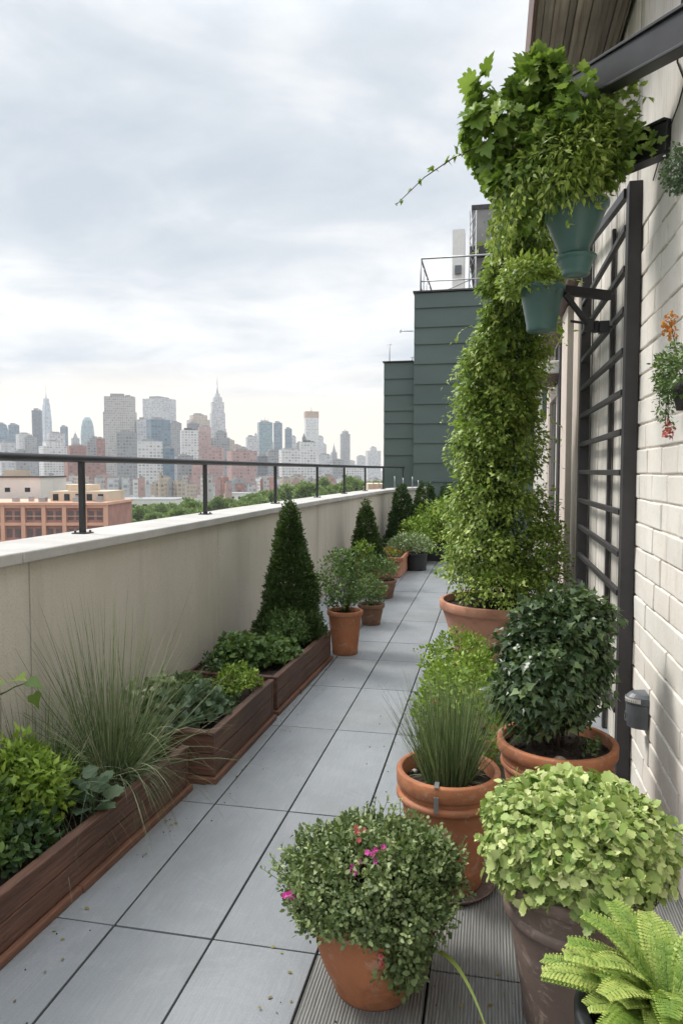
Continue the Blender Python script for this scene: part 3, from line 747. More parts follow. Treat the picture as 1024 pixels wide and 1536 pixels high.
# square terracotta trough
t = thing('square_planter', 'square terracotta trough with small orange flowers', 'planter', (-1.55, 10.65, 0))
mb = MB(); w, d, h = .30, .45, .30
out = [(-w, -d), (w, -d), (w + .02, d), (-w, d)]
mb.prism([(x*.93, y*.96) for x, y in out], 0, h - .06); mb.build('trough', M['terra_pale'], t, bevel=.02)
mb = MB()
for (a, b2) in (((-w, -d), (w, -d)), ((w, -d), (w, d)), ((w, d), (-w, d)), ((-w, d), (-w, -d))): mb.beam((*a, h - .03), (*b2, h - .03), .035, .06)
mb.build('rim', M['terra'], t, bevel=.006)
mb = MB().box((-w + .02, -d + .02, h - .059), (w - .02, d - .02, h - .03)); mb.build('soil', M['soil'], t)
bush('foliage', t, (0, -.05, h - .02), (.24, .36, .10), 60, 8, .04, .03, 'oval', M['l_bright'], 0, .5, .2)
bush('flower', t, (0, -.05, h + .02), (.22, .34, .08), 30, 6, .025, .022, 'round', M['petal_o'], 0, .5, .3)
t = potted('potted_shrub', (-1.14, 11.15, 0), (.165, .18, .27, M['blackpot']), 'round black pot with cream and green variegated foliage', lip=.008)
bush('foliage', t, (-.10, 0, .37), (.36, .30, .20), 330, 9, .05, .030, 'oval', M['l_varieg'], -.3, .6, .5)
stems('stem', t, [(0, 0, .22)]*8, [(random.uniform(-.25, .15), random.uniform(-.15, .15), random.uniform(.3, .45)) for _ in range(8)], .004, M['bark'])
t = thing('square_planter', 'square black planter with a loose light green shrub at the far end of the path', 'planter', (-.84, 12.45, 0))
MB().box((-.26, -.2, 0), (.26, .2, .27)).build('box', M['blackpot'], t, bevel=.008)
mb = MB()
for (a, b2) in (((-.27, -.21), (.27, -.21)), ((.27, -.21), (.27, .21)), ((.27, .21), (-.27, .21)), ((-.27, .21), (-.27, -.21))): mb.beam((*a, .275), (*b2, .275), .03, .03)
mb.build('rim', M['blackpot'], t, bevel=.004)
MB().box((-.25, -.19, .271), (.25, .19, .285)).build('soil', M['soil'], t)
bush('foliage', t, (-.06, 0, .62), (.46, .33, .42), 520, 9, .06, .036, 'oval', M['l_bright'], -.8, .6, .45)
stems('stem', t, [(0, 0, .27)]*12, [(random.uniform(-.25, .25), random.uniform(-.2, .2), random.uniform(.5, .9)) for _ in range(12)], .006, M['bark'])
t = herb('low_shrub', (-1.22, 11.9, 0), (.34, .25, .56), 220, 9, .06, .04, 'oval', M['l_bright'], 'yellow green low shrub behind the black pots at the far end', up=.6)

# ---- right side
# front pot with purple flowers
t = potted('potted_shrub', (-.33, 2.06, 0), (.118, .178, .285, M['terra']), 'front terracotta pot overflowing with a dense small leaved shrub with magenta flowers', bulge=.022, rim=.03, lip=.004)
FB = M['l_flowerbush']
bush('foliage', t, (-.005, .01, .325), (.262, .255, .15), 1150, 17, .030, .0145, 'oval', FB, -.5, .55, .66, width=1.25)
bush('foliage', t, (.10, -.125, .205), (.075, .06, .11), 170, 15, .03, .017, 'oval', FB, -1, .2, .5, width=1.2)
# sprigs breaking the outline
C, O = ellipsoid_pts(110, (.275, .265, .175), (-.005, .01, .325), .97, -.2)
mb = MB(); P, D, U = [], [], []
for c, o_ in zip(C, O):
    d = unit(o_ + np.array([0, 0, .7]) + rng.normal(size=3)*.3); L_ = rng.uniform(.02, .055)
    mb.tube([tuple(c - d*.02), tuple(c + d*L_)], .0011, 4)
    for q in np.linspace(0, 1, 7):
        P.append(c + d*L_*q); e = rdir(1)[0]; D.append(unit(e + d*.7)); U.append(unit(d + rdir(1)[0]*.3))
mb.build('foliage', M['greenstem'], t); leaves('foliage', P, D, U, .014, 'oval', FB, t, .5 + .5*rng.random(len(P)), 1.2)
for c, k, mt in [((-.035, -.13, .415), 5, 'petal'), ((.015, -.09, .455), 7, 'petal'), ((-.215, -.15, .34), 6, 'petal'), ((.05, -.235, .25), 3, 'petal_r'), ((-.04, -.05, .5), 4, 'petal_r')]:
    P, D = [], []
    for f_ in range(k):
        cc = np.array(c) + rng.normal(size=3) * .011
        for q in range(5):
            a = q * 1.2566; P.append(cc); D.append((math.cos(a), math.sin(a)*.6 - .3, math.sin(a)*.8 + .3))
    leaves('bloom', P, D, np.tile([0, -.6, .8], (len(P), 1)) + rng.normal(size=(len(P), 3))*.1, .0095, 'round', M[mt], t)

# grass pot
t = potted('potted_grass', (-.145, 2.66, 0), (.125, .185, .43, M['terra']), 'double rimmed terracotta pot with a tuft of fine upright green grass', 'potted plant', bands=((.335, .012, .022),), rim=.055, lip=.008, soilz=.045)
n = 1000; a = rng.random(n)*6.283; rr = .095*np.sqrt(rng.random(n)); s = np.abs(rng.normal(size=n))*.28
roots = np.stack([rr*np.cos(a) + .0, rr*np.sin(a), np.full(n, .385)], 1)
D = np.stack([np.cos(a)*s + rng.normal(size=n)*.05, np.sin(a)*s + rng.normal(size=n)*.05, np.full(n, 1.)], 1)
blades('grass_blades', t, roots, D, .17 + .27*rng.random(n), .0025, .02 + .25*rng.random(n)*s, M['l_rush'], 6)
n = 60; a = rng.random(n)*6.283
blades('dry_blades', t, np.stack([.08*np.cos(a), .08*np.sin(a), np.full(n, .39)], 1), np.stack([np.cos(a), np.sin(a), .25*np.ones(n)], 1), .08 + .05*rng.random(n), .002, .5, M['l_grass'], 5)
mb = MB()
for (x, y, s) in ((-.11, -.12, .018), (-.02, -.15, .02), (.03, -.155, .017), (.12, -.06, .012), (-.13, .04, .01)):
    mb = MB(); mb.lathe([(0, s), (s*.5, s*.85), (s*.95, s*.35), (s, 0)], 9, (x, y, .385), sx=1.4); mb.build('pebble', M['pebble'], t)
mb = MB().beam((-.03, -.200, .40), (-.03, -.200, .345), .016, .004, (0, 1, 0)); mb.beam((-.03, -.2, .4335), (-.03, -.15, .434), .016, .003)
mb.build('metal_clip', M['steel'], t)
# saucer foot pieces
o = thing('pot_saucer', 'dark saucer with leaf litter under the double rimmed grass pot', 'saucer', (-.145, 2.66, 0))
MB().lathe([(.08, .001), (.17, .002), (.185, .02), (.178, .02), (.165, .006), (.08, .005)], 40).build('dish', M['brownpot'], o)
for ob in [t]: ob.location.z = .006

# dark ivy shrub pot
t = potted('potted_shrub', (.282, 3.06, 0), (.165, .232, .43, M['terra']), 'large banded terracotta pot with a round dark glossy leaved shrub beside the trellis post', bands=((.325, .010, .014), (.345, .008, .008)), rim=.045, lip=.012, soilz=.035)
bush('foliage', t, (-.02, 0, .76), (.225, .23, .27), 640, 10, .04, .031, 'ivy', M['l_ivy'], -.95, -.25, .5, .9)
bush('foliage', t, (.05, .02, .92), (.17, .17, .15), 200, 10, .04, .029, 'ivy', M['l_ivy'], -.6, -.1, .5, .9)
bush('foliage', t, (-.08, -.04, .60), (.20, .17, .13), 200, 10, .04, .029, 'ivy', M['l_ivy'], -.9, -.3, .5, .9)
C = rng.normal(size=(60, 3)) * .02 + np.array([.13, -.10, .44]); 
leaves('low_leaves', C, unit(rng.normal(size=(60, 3)) + [0, 0, .6]), np.tile([0, 0, 1.], (60, 1)) + rng.normal(size=(60, 3))*.3, .022, 'oval', M['l_mid'], t)
stems('trunk', t, [(-.02, 0, .38), (.02, .01, .38), (0, -.03, .38), (-.05, .02, .38), (.05, -.02, .38), (-.09, -.02, .38)], [(-.06, 0, .75), (.09, .03, .75), (-.02, -.08, .7), (-.12, .06, .7), (.12, -.06, .68), (-.15, -.05, .66)], .010, M['bark'], .015)
mb = MB()
for (x, y, s) in ((.0, -.14, .02), (-.1, -.12, .012), (.09, -.15, .012), (.14, -.06, .01)): mb = MB(); mb.lathe([(0, s), (s*.5, s*.85), (s*.95, s*.35), (s, 0)], 9, (x, y, .39), sx=1.4); mb.build('pebble', M['pebble'], t)
# lime plant pot
t = potted('potted_shrub', (.245, 2.03, 0), (.135, .20, .44, M['brownpot']), 'dark brown banded pot with a broad dome of lime green scalloped leaves', bands=((.33, .014, .014),), rim=.03, lip=.01)
bush('foliage', t, (-.005, .03, .505), (.25, .26, .150), 1100, 9, .034, .027, 'round', M['l_lime'], -.5, .1, .62, .9, sh=.7)
bush('young_leaves', t, (0, .03, .505), (.25, .26, .165), 260, 7, .02, .019, 'round', M['l_lime'], .1, .5, .95, .6, topt=.6, sh=.6)
stems('stem', t, [(0, 0, .40)]*18, [(random.uniform(-.2, .2), random.uniform(-.2, .2), random.uniform(.5, .6)) for _ in range(18)], .004, M['greenstem'])
# fern
t = potted('potted_fern', (.36, 1.22, 0), (.11, .155, .36, M['blackpot']), 'bright green fern with toothed fronds at the lower right corner', 'potted plant')
t.location = (.335, 1.37, .17)
P, D, U, SZ, TN = [], [], [], [], []; rach = MB()
for k in range(120):
    a = k * 2.39996 + random.uniform(-.2, .2); L_ = random.uniform(.13, .25); el = random.uniform(.5, 3.0)
    d = Vector((math.cos(a), math.sin(a), el)).normalized(); prev = Vector((0, 0, .34)); pts = [prev.copy()]; tn = random.random()
    ns = 30
    for i in range(ns):
        t_ = i / ns
        dd = (d + Vector((math.cos(a), math.sin(a), -1.6)) * t_ ** 1.6 * .55).normalized()
        prev = prev + dd * L_ / ns; pts.append(prev.copy())
        if t_ > .18:
            side = dd.cross(Vector((0, 0, 1))).normalized(); up_ = side.cross(dd)
            ln = .034 * math.sin(math.pi * min(1, (t_ - .12) / .95)) ** .7 * (1 - .3 * t_) + .006
            for s in (-1, 1):
                P.append(prev); D.append(side * s + dd * .45 + up_ * .12); U.append(up_ + Vector(rng.normal(size=3) * .12)); SZ.append(ln); TN.append(.3 + .5 * tn + .2 * random.random())
    rach.tube(pts[::3], .0018, 5, .0008)
rach.build('rachis', M['greenstem'], t)
T['pinna'] = fan([(0, 0), (.10, .05), (.20, .15), (.13, .25), (.19, .38), (.11, .48), (.16, .60), (.08, .7), (.09, .82), (0, 1), (-.09, .82), (-.08, .7), (-.16, .60), (-.11, .48), (-.19, .38), (-.13, .25), (-.20, .15), (-.10, .05)], .1, .12)
P2, D2, U2, S2, T2 = [], [], [], [], []
for p, d_, u_, z_, tn in zip(P, D, U, SZ, TN):
    d_ = Vector(d_).normalized(); u_ = Vector(u_).normalized(); sd_ = d_.cross(u_).normalized()
    for q in range(7):
        f_ = (q + .6) / 7.4; pp_ = Vector(p) + d_ * z_ * f_ - u_ * z_ * .15 * f_ * f_; l_ = z_ * .30 * (1 - f_ * .75) + .002
        for sg in (-1, 1):
            P2.append(tuple(pp_)); D2.append(tuple(sd_ * sg + d_ * .55)); U2.append(tuple(u_ + Vector(rng.normal(size=3) * .15))); S2.append(l_); T2.append(tn + .25 * f_ - .1)
    P2.append(tuple(Vector(p) + d_ * z_ * .8)); D2.append(tuple(d_)); U2.append(tuple(u_)); S2.append(z_ * .28); T2.append(tn + .2)
leaves('frond', P2, D2, U2, np.array(S2), 'lance', M['l_fern'], t, np.array(T2), 2.6)

# loose grass blade at the front
t = thing('fallen_grass_blade', 'single long green grass blade arching over the grooved deck between the front pots', 'leaf', (-.06, 1.92, 0))
blades('blade', t, [(-.07, .09, .16)], [(.42, -.62, .30)], [.34], .012, [.8], M['l_fern'], 12, np.array([.8]))

# low hedge mounds on the right of the path
hg = 'low bright green shrubs beside the path'
def lowpot(loc, rad, label, size=.026, mat='l_bright', ncl=300, tmpl='oval', potd=(.13, .17, .17), zc=.2):
    t = thing('low_shrub', label, 'shrub', loc, group=hg)
    pot(t, potd[0], potd[1], potd[2], M['terra']); soil(t, potd[1] - .02, potd[2] - .03)
    bush('foliage', t, (0, 0, zc), rad, ncl, 9, .04, size, tmpl, M[mat], -.75, .45, .55)
    stems('stem', t, [(0, 0, potd[2] - .04)]*10, [(random.uniform(-.5, .5)*rad[0], random.uniform(-.5, .5)*rad[1], zc + random.uniform(.2, .7)*rad[2]) for _ in range(10)], .003, M['greenstem'])
    return t
lowpot((-.20, 4.98, 0), (.26, .32, .22), 'bright green low shrub at the foot of the vine pot', zc=.22)
lowpot((-.16, 4.35, 0), (.27, .32, .23), 'middle bright green low shrub on the right of the path', zc=.22)
lowpot((-.10, 3.72, 0), (.28, .30, .26), 'bright green low shrub directly behind the potted grass', .028, 'l_bright', 320, 'oval', (.13, .17, .2), .27)
lowpot((.27, 4.0, 0), (.24, .24, .20), 'dusky green low shrub under the trellis behind the dark glossy shrub', .026, 'l_mid', 160, zc=.22)

# ------------------------------------------------------------------ vine column
t = potted('potted_vine', (.06, 6.15, 0), (.34, .46, .46, M['terra_pale']), 'tall column of light green climbing vine growing from a wide pale terracotta pot', 'climbing plant', rim=.07, lip=.02, soilz=.05)
def path(tt):
    K = [(0, (0, 0, .5), .42), (.15, (.0, -.02, .95), .42), (.35, (-.01, -.05, 1.5), .36), (.55, (.0, -.1, 2.1), .345), (.75, (.08, -.55, 2.62), .24), (.88, (.12, -1.1, 2.85), .20), (1, (.12, -1.75, 2.98), .18)]
    for (t0, p0, r0), (t1, p1, r1) in zip(K, K[1:]):
        if tt <= t1:
            u = (tt - t0) / (t1 - t0); return np.array(p0) * (1 - u) + np.array(p1) * u, r0 * (1 - u) + r1 * u
NB = 300; NC = 3300; C = []; O = []; big = [(rng.random(), rng.random() * 6.283, .74 + .5 * rng.random() ** 1.3) for _ in range(NB)]
big_tint = rng.random(NB); bt = []
for i_ in range(NC):
    j_ = i_ % NB; q = min(1, max(0, big[j_][0] + rng.normal() * .016)); a = big[j_][1] + rng.normal() * .20; bt.append(big_tint[j_])
    c, r_ = path(q)
    rr = r_ * big[j_][2] * (.72 + .3 * rng.random())
    o_ = np.array([math.cos(a), math.sin(a), .1]); C.append(c + o_ * rr); O.append(o_)
C = np.array(C); O = np.array(O)
P, D, U = clumps(C, O, 12, .06, -.4, .7, .8, 1.3, sh=.3)
ct = np.repeat(.5 * rng.random(NC) + .5 * np.array(bt), 12)
leaves('foliage', P, D, U, .034 * (.6 + .9 * rng.random(len(P))), 'lance', M['l_vine'], t, .5 * ct + .5 * rng.random(len(P)), 2.0)
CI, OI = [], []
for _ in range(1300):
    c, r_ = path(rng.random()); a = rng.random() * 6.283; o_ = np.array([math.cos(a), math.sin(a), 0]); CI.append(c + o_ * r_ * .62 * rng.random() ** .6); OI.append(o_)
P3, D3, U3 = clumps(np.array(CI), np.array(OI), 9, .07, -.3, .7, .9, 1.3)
leaves('inner_foliage', P3, D3, U3, .04, 'lance', M['l_mid'], t, width=2.0)  # darker leaf green paints the column's inner shade into the leaf colour
idx = rng.choice(len(C), 650); 
P2, D2, U2 = clumps(C[idx] + O[idx]*.03, O[idx], 2, .05, -.2, .8, .7)
m2 = P2[:, 2] > 1.9
big = rng.random(len(P2)) < .5
leaves('broad_leaf', P2[m2 | big], D2[m2 | big], U2[m2 | big], .062 * (.6 + .6 * rng.random((m2 | big).sum())), 'lobed', M['l_top'], t)
# side shoots at the right foot
bush('side_shoot', t, (.40, -.25, .85), (.16, .20, .36), 260, 10, .05, .030, 'lance', M['l_vine'], -1, .1, .4, width=1.9)
bush('side_shoot', t, (.1, -.3, .60), (.42, .30, .18), 220, 10, .06, .036, 'lance', M['l_vine'], -.6, .1, .5, width=1.9)
P, D, U = [], [], []
for k in range(70):                 # loose shoots arching out of the column
    q = .12 + .86 * rng.random(); c, r_ = path(q); a = rng.random() * 6.283; o_ = np.array([math.cos(a), math.sin(a), 0]); p0 = c + o_ * r_ * .8; L_ = rng.uniform(.12, .26)
    for u in np.linspace(.1, 1, 11):
        p = p0 + o_ * L_ * u + np.array([0, 0, .25 * L_ * math.sin(2.6 * u) - .45 * L_ * u * u]); sd_ = rng.normal(size=3)
        P.append(p); D.append(sd_ * .6 + o_ * .5 + [0, 0, -.3]); U.append(o_ * .4 + [0, 0, .9] + rng.normal(size=3) * .3)
leaves('foliage', P, D, U, .048 * (.6 + .6 * rng.random(len(P))), 'lance', M['l_vine'], t, .5 + .5 * rng.random(len(P)), 2.0)
mb = MB()
for k in range(7):
    a = k * .9; mb.tube([(.08*math.cos(a + z*1.5), .08*math.sin(a + z*1.5) - max(0, z - 2.1)*.9, z) for z in np.linspace(.4, 2.8, 14)], .010, 6, .004)
mb.build('trunk', M['bark'], t)

# ------------------------------------------------------------------ hanging pots
def hanging(loc, rb, rt, h, label, rim=.02):
    t = thing('hanging_pot', label, 'hanging pot', loc, group='teal pots hanging from the house wall')
    pot(t, rb, rt, h, M['teal'], rim=rim, lip=.006); soil(t, rt - .016, h - .03)
    return t
t = hanging((.34, 3.32, 2.485), 0.060, .140, .225, 'large upper teal hanging pot overflowing with lobed leaves')
bush('foliage', t, (-.09, -.02, .46), (.21, .20, .26), 200, 7, .06, .040, 'lobed', M['l_top'], -.8, -.1, .4, .8)
bush('foliage', t, (-.16, -.02, .32), (.20, .18, .16), 200, 8, .06, .036, 'lobed', M['l_top'], -.9, -.4, .4, .8)
bush('foliage', t, (.02, -.06, .40), (.20, .15, .17), 120, 8, .055, .034, 'lobed', M['l_top'], -.9, -.2, .4, .8)
bush('fine_foliage', t, (-.04, -.08, .36), (.20, .19, .21), 380, 11, .06, .038, 'lance', M['l_vine'], -.9, -.2, .5, width=1.2)
bush('top_shoot', t, (-.16, -.05, .72), (.11, .10, .07), 46, 7, .04, .055, 'lobed', M['l_top'], -.5, .3, .5, .6)
bush('side_shoot', t, (-.37, -.05, .56), (.08, .10, .24), 30, 6, .04, .068, 'lobed', M['l_top'], -1, -.4, .3, .6)
C = np.array([(.16 + .022*k, -.12 + .01*k, .42 + .012*(k % 3) + .004*k) for k in range(13)]) + rng.normal(size=(13, 3))*.014
leaves('side_leaf', C, unit(rng.normal(size=(13, 3)) + [1.2, 0, -.3]), np.tile([0, -.4, 1.], (13, 1)), .062, 'oval', M['l_top'], t, width=1.3)
st = MB()
st.tube([(.02, -.02, .22), (-.2, -.1, .42), (-.36, -.12, .47), (-.52, -.12, .41), (-.64, -.12, .34), (-.76, -.12, .235)], .0045, 6, .0015)
st.tube([(.02, -.02, .22), (-.1, -.05, .6), (-.16, -.06, .9)], .006, 6, .002)
st.tube([(.02, -.02, .22), (.12, -.1, .4), (.30, -.1, .47), (.42, 0, .49)], .004, 6, .0015)
st.tube([(-.2, -.1, .5), (-.34, -.06, .62), (-.38, -.06, .50)], .003, 6, .0015)
st.build('stem', M['bark'], t)
pp = np.array([(-.34, .478), (-.40, .465), (-.46, .445), (-.50, .43), (-.54, .405), (-.60, .37), (-.66, .325), (-.70, .29), (-.74, .25), (-.76, .235)])
P = np.repeat(np.stack([pp[:, 0], np.full(10, -.12), pp[:, 1]], 1), 3, 0)[:28]
sz = np.linspace(.06, .016, len(P)); 
leaves('foliage', P + rng.normal(size=P.shape)*.004, unit(rng.normal(size=P.shape) + [-.4, 0, -.5]), rdir(len(P)) + [0, -.8, .5], sz, 'ivy', M['l_top'], t, .2 + .4*rng.random(len(P)))
P, D, U = [], [], []; sh = MB()
for k in range(26):
    a = random.uniform(0, 6.28); o_ = Vector((math.cos(a), math.sin(a) * .6, random.uniform(.1, .8))).normalized(); L_ = random.uniform(.10, .24); p0 = Vector((-.09, -.03, .46)) + Vector((o_.x * .17, o_.y * .15, o_.z * .2)); pts = []
    if k < 7: o_ = Vector((1, -.2, random.uniform(.0, .5))).normalized(); p0 = Vector((.06, -.1, .40 + .04 * k)); L_ = random.uniform(.14, .26)
    for u in np.linspace(0, 1, 9):
        p = p0 + o_ * L_ * u + Vector((0, 0, -.10 * u * u)); pts.append(p)
        if u > .15: P += [np.array(p)] * 2; D += [rng.normal(size=3) * .7 + np.array(o_) * .5 + [0, 0, -.3] for _ in range(2)]; U += [rng.normal(size=3) * .5 + [0, -.5, .7] for _ in range(2)]
    sh.tube(pts, .0016, 5, .0007)
sh.build('stem', M['greenstem'], t); leaves('foliage', P, D, U, .042 * (.5 + .8 * rng.random(len(P))), 'lobed', M['l_top'], t, .4 + .6 * rng.random(len(P)), .8)
# trailing strands
mb = MB(); P, D, U = [], [], []
for k in range(46):
    a = random.uniform(2.2, 5.6); x, y = -.10 + .15*math.cos(a), -.04 + .15*math.sin(a); L_ = random.uniform(.15, .34); z0 = .26 + .18*random.random()
    pts = [(x + .05*math.cos(a)*min(1, 2*q) - .05*q, y + .05*math.sin(a)*min(1, 2*q), z0 - L_*q) for q in np.linspace(0, 1, 7)]
    if x > -.02: continue
    mb.tube(pts, .0014, 4)
    for p in pts:
        for _ in range(5): P.append(np.array(p) + rng.normal(size=3)*.014); D.append(rng.normal(size=3)*.6 + [0, 0, -.9]); U.append(rng.normal(size=3) + [0, -.8, .5])
mb.build('strand', M['greenstem'], t); leaves('strand_leaf', P, D, U, .028, 'lance', M['l_vine'], t, width=1.8)
MB().tube([(.0, -.152, .225), (.10, -.07, .45), (.08, 0, .70)], .003, 5).build('hanger_wire', M['black'], t)

t = hanging((.35, 3.30, 2.395), .055, .078, .085, 'small shallow teal hanging pot tucked right under the large upper one', .012)
t = hanging((.248, 3.92, 2.275), .072, .112, .235, 'lower teal hanging pot nearest the vine column')
bush('foliage', t, (-.06, 0, .27), (.16, .14, .12), 130, 11, .05, .03, 'lance', M['l_vine'], -.7, 0, .5, width=1.9)
t = thing('pot_bracket', 'dark metal bracket arm and clamp holding the lower teal pot to the trellis', 'bracket', (.5, 4.0, 2.45))
mb = MB(); mb.beam((-.15, -.08, .035), (.11, .10, .035), .03, .05); mb.beam((-.14, -.1, .01), (.0, .02, -.14), .016, .03); mb.build('arm', M['black'], t, bevel=.003)
mb = MB(); mb.box((-.03, .0, -.16), (.02, .06, -.10)); mb.box((.05, .02, -.17), (.10, .08, -.11)); mb.tube([(-.1, .0, -.11), (.12, .06, -.14)], .008, 6); mb.lathe([(0, -.03), (.02, -.03), (.02, .03), (0, .03)], 12, (.03, .03, -.14)); mb.build('clamp', M['black'], t, bevel=.003)

# wall flower basket on brick
t = thing('wall_basket', 'wall hung basket of small green leaves with orange and red blooms on the white brick', 'plant', (.66, 2.70, 1.86))
MB().lathe([(0, -.10), (.03, -.10), (.045, -.03), (.05, .0), (.046, .0), (.04, -.03)], 20).build('pot', M['charcoal'], t)
bush('foliage', t, (-.03, -.01, .03), (.075, .15, .10), 200, 9, .02, .014, 'oval', M['l_mid'], -1, .2, .4)
bush('foliage', t, (-.05, .06, -.09), (.03, .05, .07), 26, 7, .02, .013, 'oval', M['l_mid'], -1, -.5, .2)
bush('foliage', t, (-.045, .165, .075), (.035, .05, .035), 16, 6, .02, .014, 'oval', M['l_dark'], -1, .2, .2)
bush('foliage', t, (-.045, .19, -.01), (.02, .03, .07), 10, 5, .02, .011, 'oval', M['l_dark'], -1, -.4, .2)
bush('orange_flower', t, (-.045, .045, .20), (.02, .03, .045), 22, 5, .014, .011, 'round', M['petal_o'], -1, .4, .3)
bush('red_flower', t, (-.05, .03, -.165), (.015, .02, .03), 12, 5, .012, .011, 'round', M['petal_r'], -1, -.7, .3)
mb = MB()
for pts in ([(0, 0, 0), (-.03, .02, .1), (-.045, .04, .2)], [(0, 0, 0), (-.04, .06, .08), (-.045, .15, .09), (-.045, .19, .06), (-.045, .19, -.07)], [(0, 0, 0), (-.05, .03, -.04), (-.05, .03, -.16)], [(0, 0, 0), (-.05, .06, -.02), (-.05, .07, -.15)]): mb.tube(pts, .0016, 5)
mb.build('stem', M['bark'], t)
t = thing('wall_plant', 'small grey green trailing plant high on the wall at the right edge', 'plant', (.67, 2.80, 2.62))
MB().lathe([(0, -.03), (.02, -.03), (.03, .01), (.026, .01)], 16).build('pot', M['charcoal'], t)
bush('foliage', t, (-.02, .04, .02), (.05, .10, .085), 140, 8, .02, .014, 'tiny', M['l_grey'], -1, -.1, .4)

# leaf litter and soil crumbs at the foot of planters and pots
P = []
def lit(n, x, y, sx, sy):
    for _ in range(n): P.append((x + rng.normal() * sx, y + rng.normal() * sy, .004 + .003 * rng.random()))
for y in np.arange(1.7, 5.6, .22): lit(4, -1.27 - (.12 if y < 3.2 else 0) , y, .05, .1)
for (x, y) in ((-.33, 2.06), (-.14, 2.66), (.28, 3.06), (.24, 2.03), (-.2, 4.9), (-.16, 4.3), (-.1, 3.7), (-1.2, 5.9), (-1.17, 7.1), (.0, 6.1)): lit(14, x - .12, y - .06, .14, .14)
lit(30, -.6, 3.5, .5, 1.5)
P = np.array(P); P = P[(P[:, 0] > -1.42) | (P[:, 1] > 3.2)]
leaves('leaf_litter', P, rng.normal(size=P.shape) * [1, 1, .12], np.array([0, 0, 1.]) + rng.normal(size=P.shape) * .25, .008 + .012 * rng.random(len(P)), 'oval', leafmat('dry_leaf', (.09, .055, .025), (.17, .13, .04), (.22, .26, .07), .7, .05), None, kind='stuff')
mb = MB()
for p in P[rng.integers(0, len(P), 200)]:
    s_ = random.uniform(.0008, .0026); mb.box((-s_, -s_, 0), (s_, s_, s_), Matrix.Translation((p[0] + random.gauss(0, .09), p[1] + random.gauss(0, .09), .0012)) @ Matrix.Rotation(random.random() * 3, 4, 'Z'))
mb.build('soil_crumbs', M['soil'], kind='stuff')

# ------------------------------------------------------------------ green clad building
gb = thing('green_clad_building', 'dark green metal clad building in two stepped parts at the far end of the terrace', 'building', (-.5, 16, 0))
GI = Matrix.Translation((.5, -16, 0))
part(MB().box((-1.66, 16.06, -28), (4.5, 22, 5.46)), 'main_block', M['green'], gb, GI)
part(MB().box((-2.36, 16.26, -28), (-1.6, 20, 3.99)), 'lower_block', M['green'], gb, GI)
def laps(x0, x1, yf, zs, nm):
    mb = MB()
    for a, b2 in zip(zs, zs[1:]):
        # each sheet leans out a little over the one below
        vs = [(x0, yf - .012, a + .004), (x1, yf - .012, a + .004), (x1, yf - .0, b2 + .010), (x0, yf - .0, b2 + .010), (x0, yf + .03, a + .004), (x1, yf + .03, a + .004), (x1, yf + .03, b2 + .010), (x0, yf + .03, b2 + .010)]
        vs = [(v[0], v[1] - (.018 if i in (0, 1) else 0), v[2]) for i, v in enumerate(vs)]
        mb.add(vs, [(0,1,2,3),(5,4,7,6),(0,4,5,1),(3,2,6,7),(0,3,7,4),(1,5,6,2)])
    part(mb, nm, M['green'], gb, GI)
laps(-1.70, 4.5, 16.02, [-3.2, -2.3, -1.4, -.5, .4, .87, 1.30, 1.72, 2.16, 2.59, 3.02, 3.46, 3.90, 4.33, 4.70, 5.12, 5.44], 'cladding_sheet')
laps(-2.40, -1.69, 16.22, [-3.2, -2.3, -1.4, -.5, .5, 1.10, 1.90, 2.28, 2.62, 2.90, 3.26, 3.62, 3.97], 'cladding_sheet')
part(MB().box((-1.73, 15.98, 5.465), (4.6, 22, 5.50)), 'parapet_cap', M['charcoal'], gb, GI)
part(MB().box((-2.43, 16.18, 3.995), (-1.735, 20, 4.02)), 'parapet_cap', M['charcoal'], gb, GI)
part(MB().tube([(-1.72, 16.0, 4.63), (-2.0, 15.98, 4.64)], .012, 6).tube([(-2.0, 15.98, 4.60), (-2.0, 15.98, 4.68)], .012, 6), 'spout', M['steel'], gb, GI)
for x, h in ((-2.3, .42), (-1.78, .12)):
    part(MB().tube([(x, 16.4, 4.02), (x, 16.4, 4.02 + h)], .010, 5).tube([(x - .05, 16.4, 4.0 + h), (x + .05, 16.4, 4.0 + h)], .007, 5), 'aerial', M['steel'], gb, GI)
rr = thing('roof_railing', 'thin grey guard rail with slanting side balusters on top of the green building', 'railing', (-1.6, 16.2, 5.5))
RR = Matrix.Translation((1.6, -16.2, -5.5))
mb = MB()
mb.tube([(-1.58, 16.2, 6.25), (1.5, 16.2, 6.25)], .022, 6); mb.tube([(-1.58, 16.2, 5.75), (1.5, 16.2, 5.75)], .014, 6)
mb.tube([(-1.58, 16.2, 6.25), (-1.58, 21.5, 6.25)], .022, 6); mb.tube([(-1.58, 16.2, 5.62), (-1.58, 21.5, 5.62)], .014, 6)
part(mb, 'rail', M['steel'], rr, RR)
for x in (-1.58, .2, 1.4): part(MB().tube([(x, 16.2, 5.5), (x, 16.2, 6.25)], .02, 6), 'baluster', M['steel'], rr, RR)
for y in np.arange(16.9, 21.6, .75): part(MB().tube([(-1.58, y, 5.5), (-1.58, y, 6.25)], .012, 6), 'baluster', M['steel'], rr, RR)
part(MB().tube([(-1.1, 16.2, 5.5), (-.45, 16.2, 5.75)], .012, 6), 'brace', M['steel'], rr, RR)
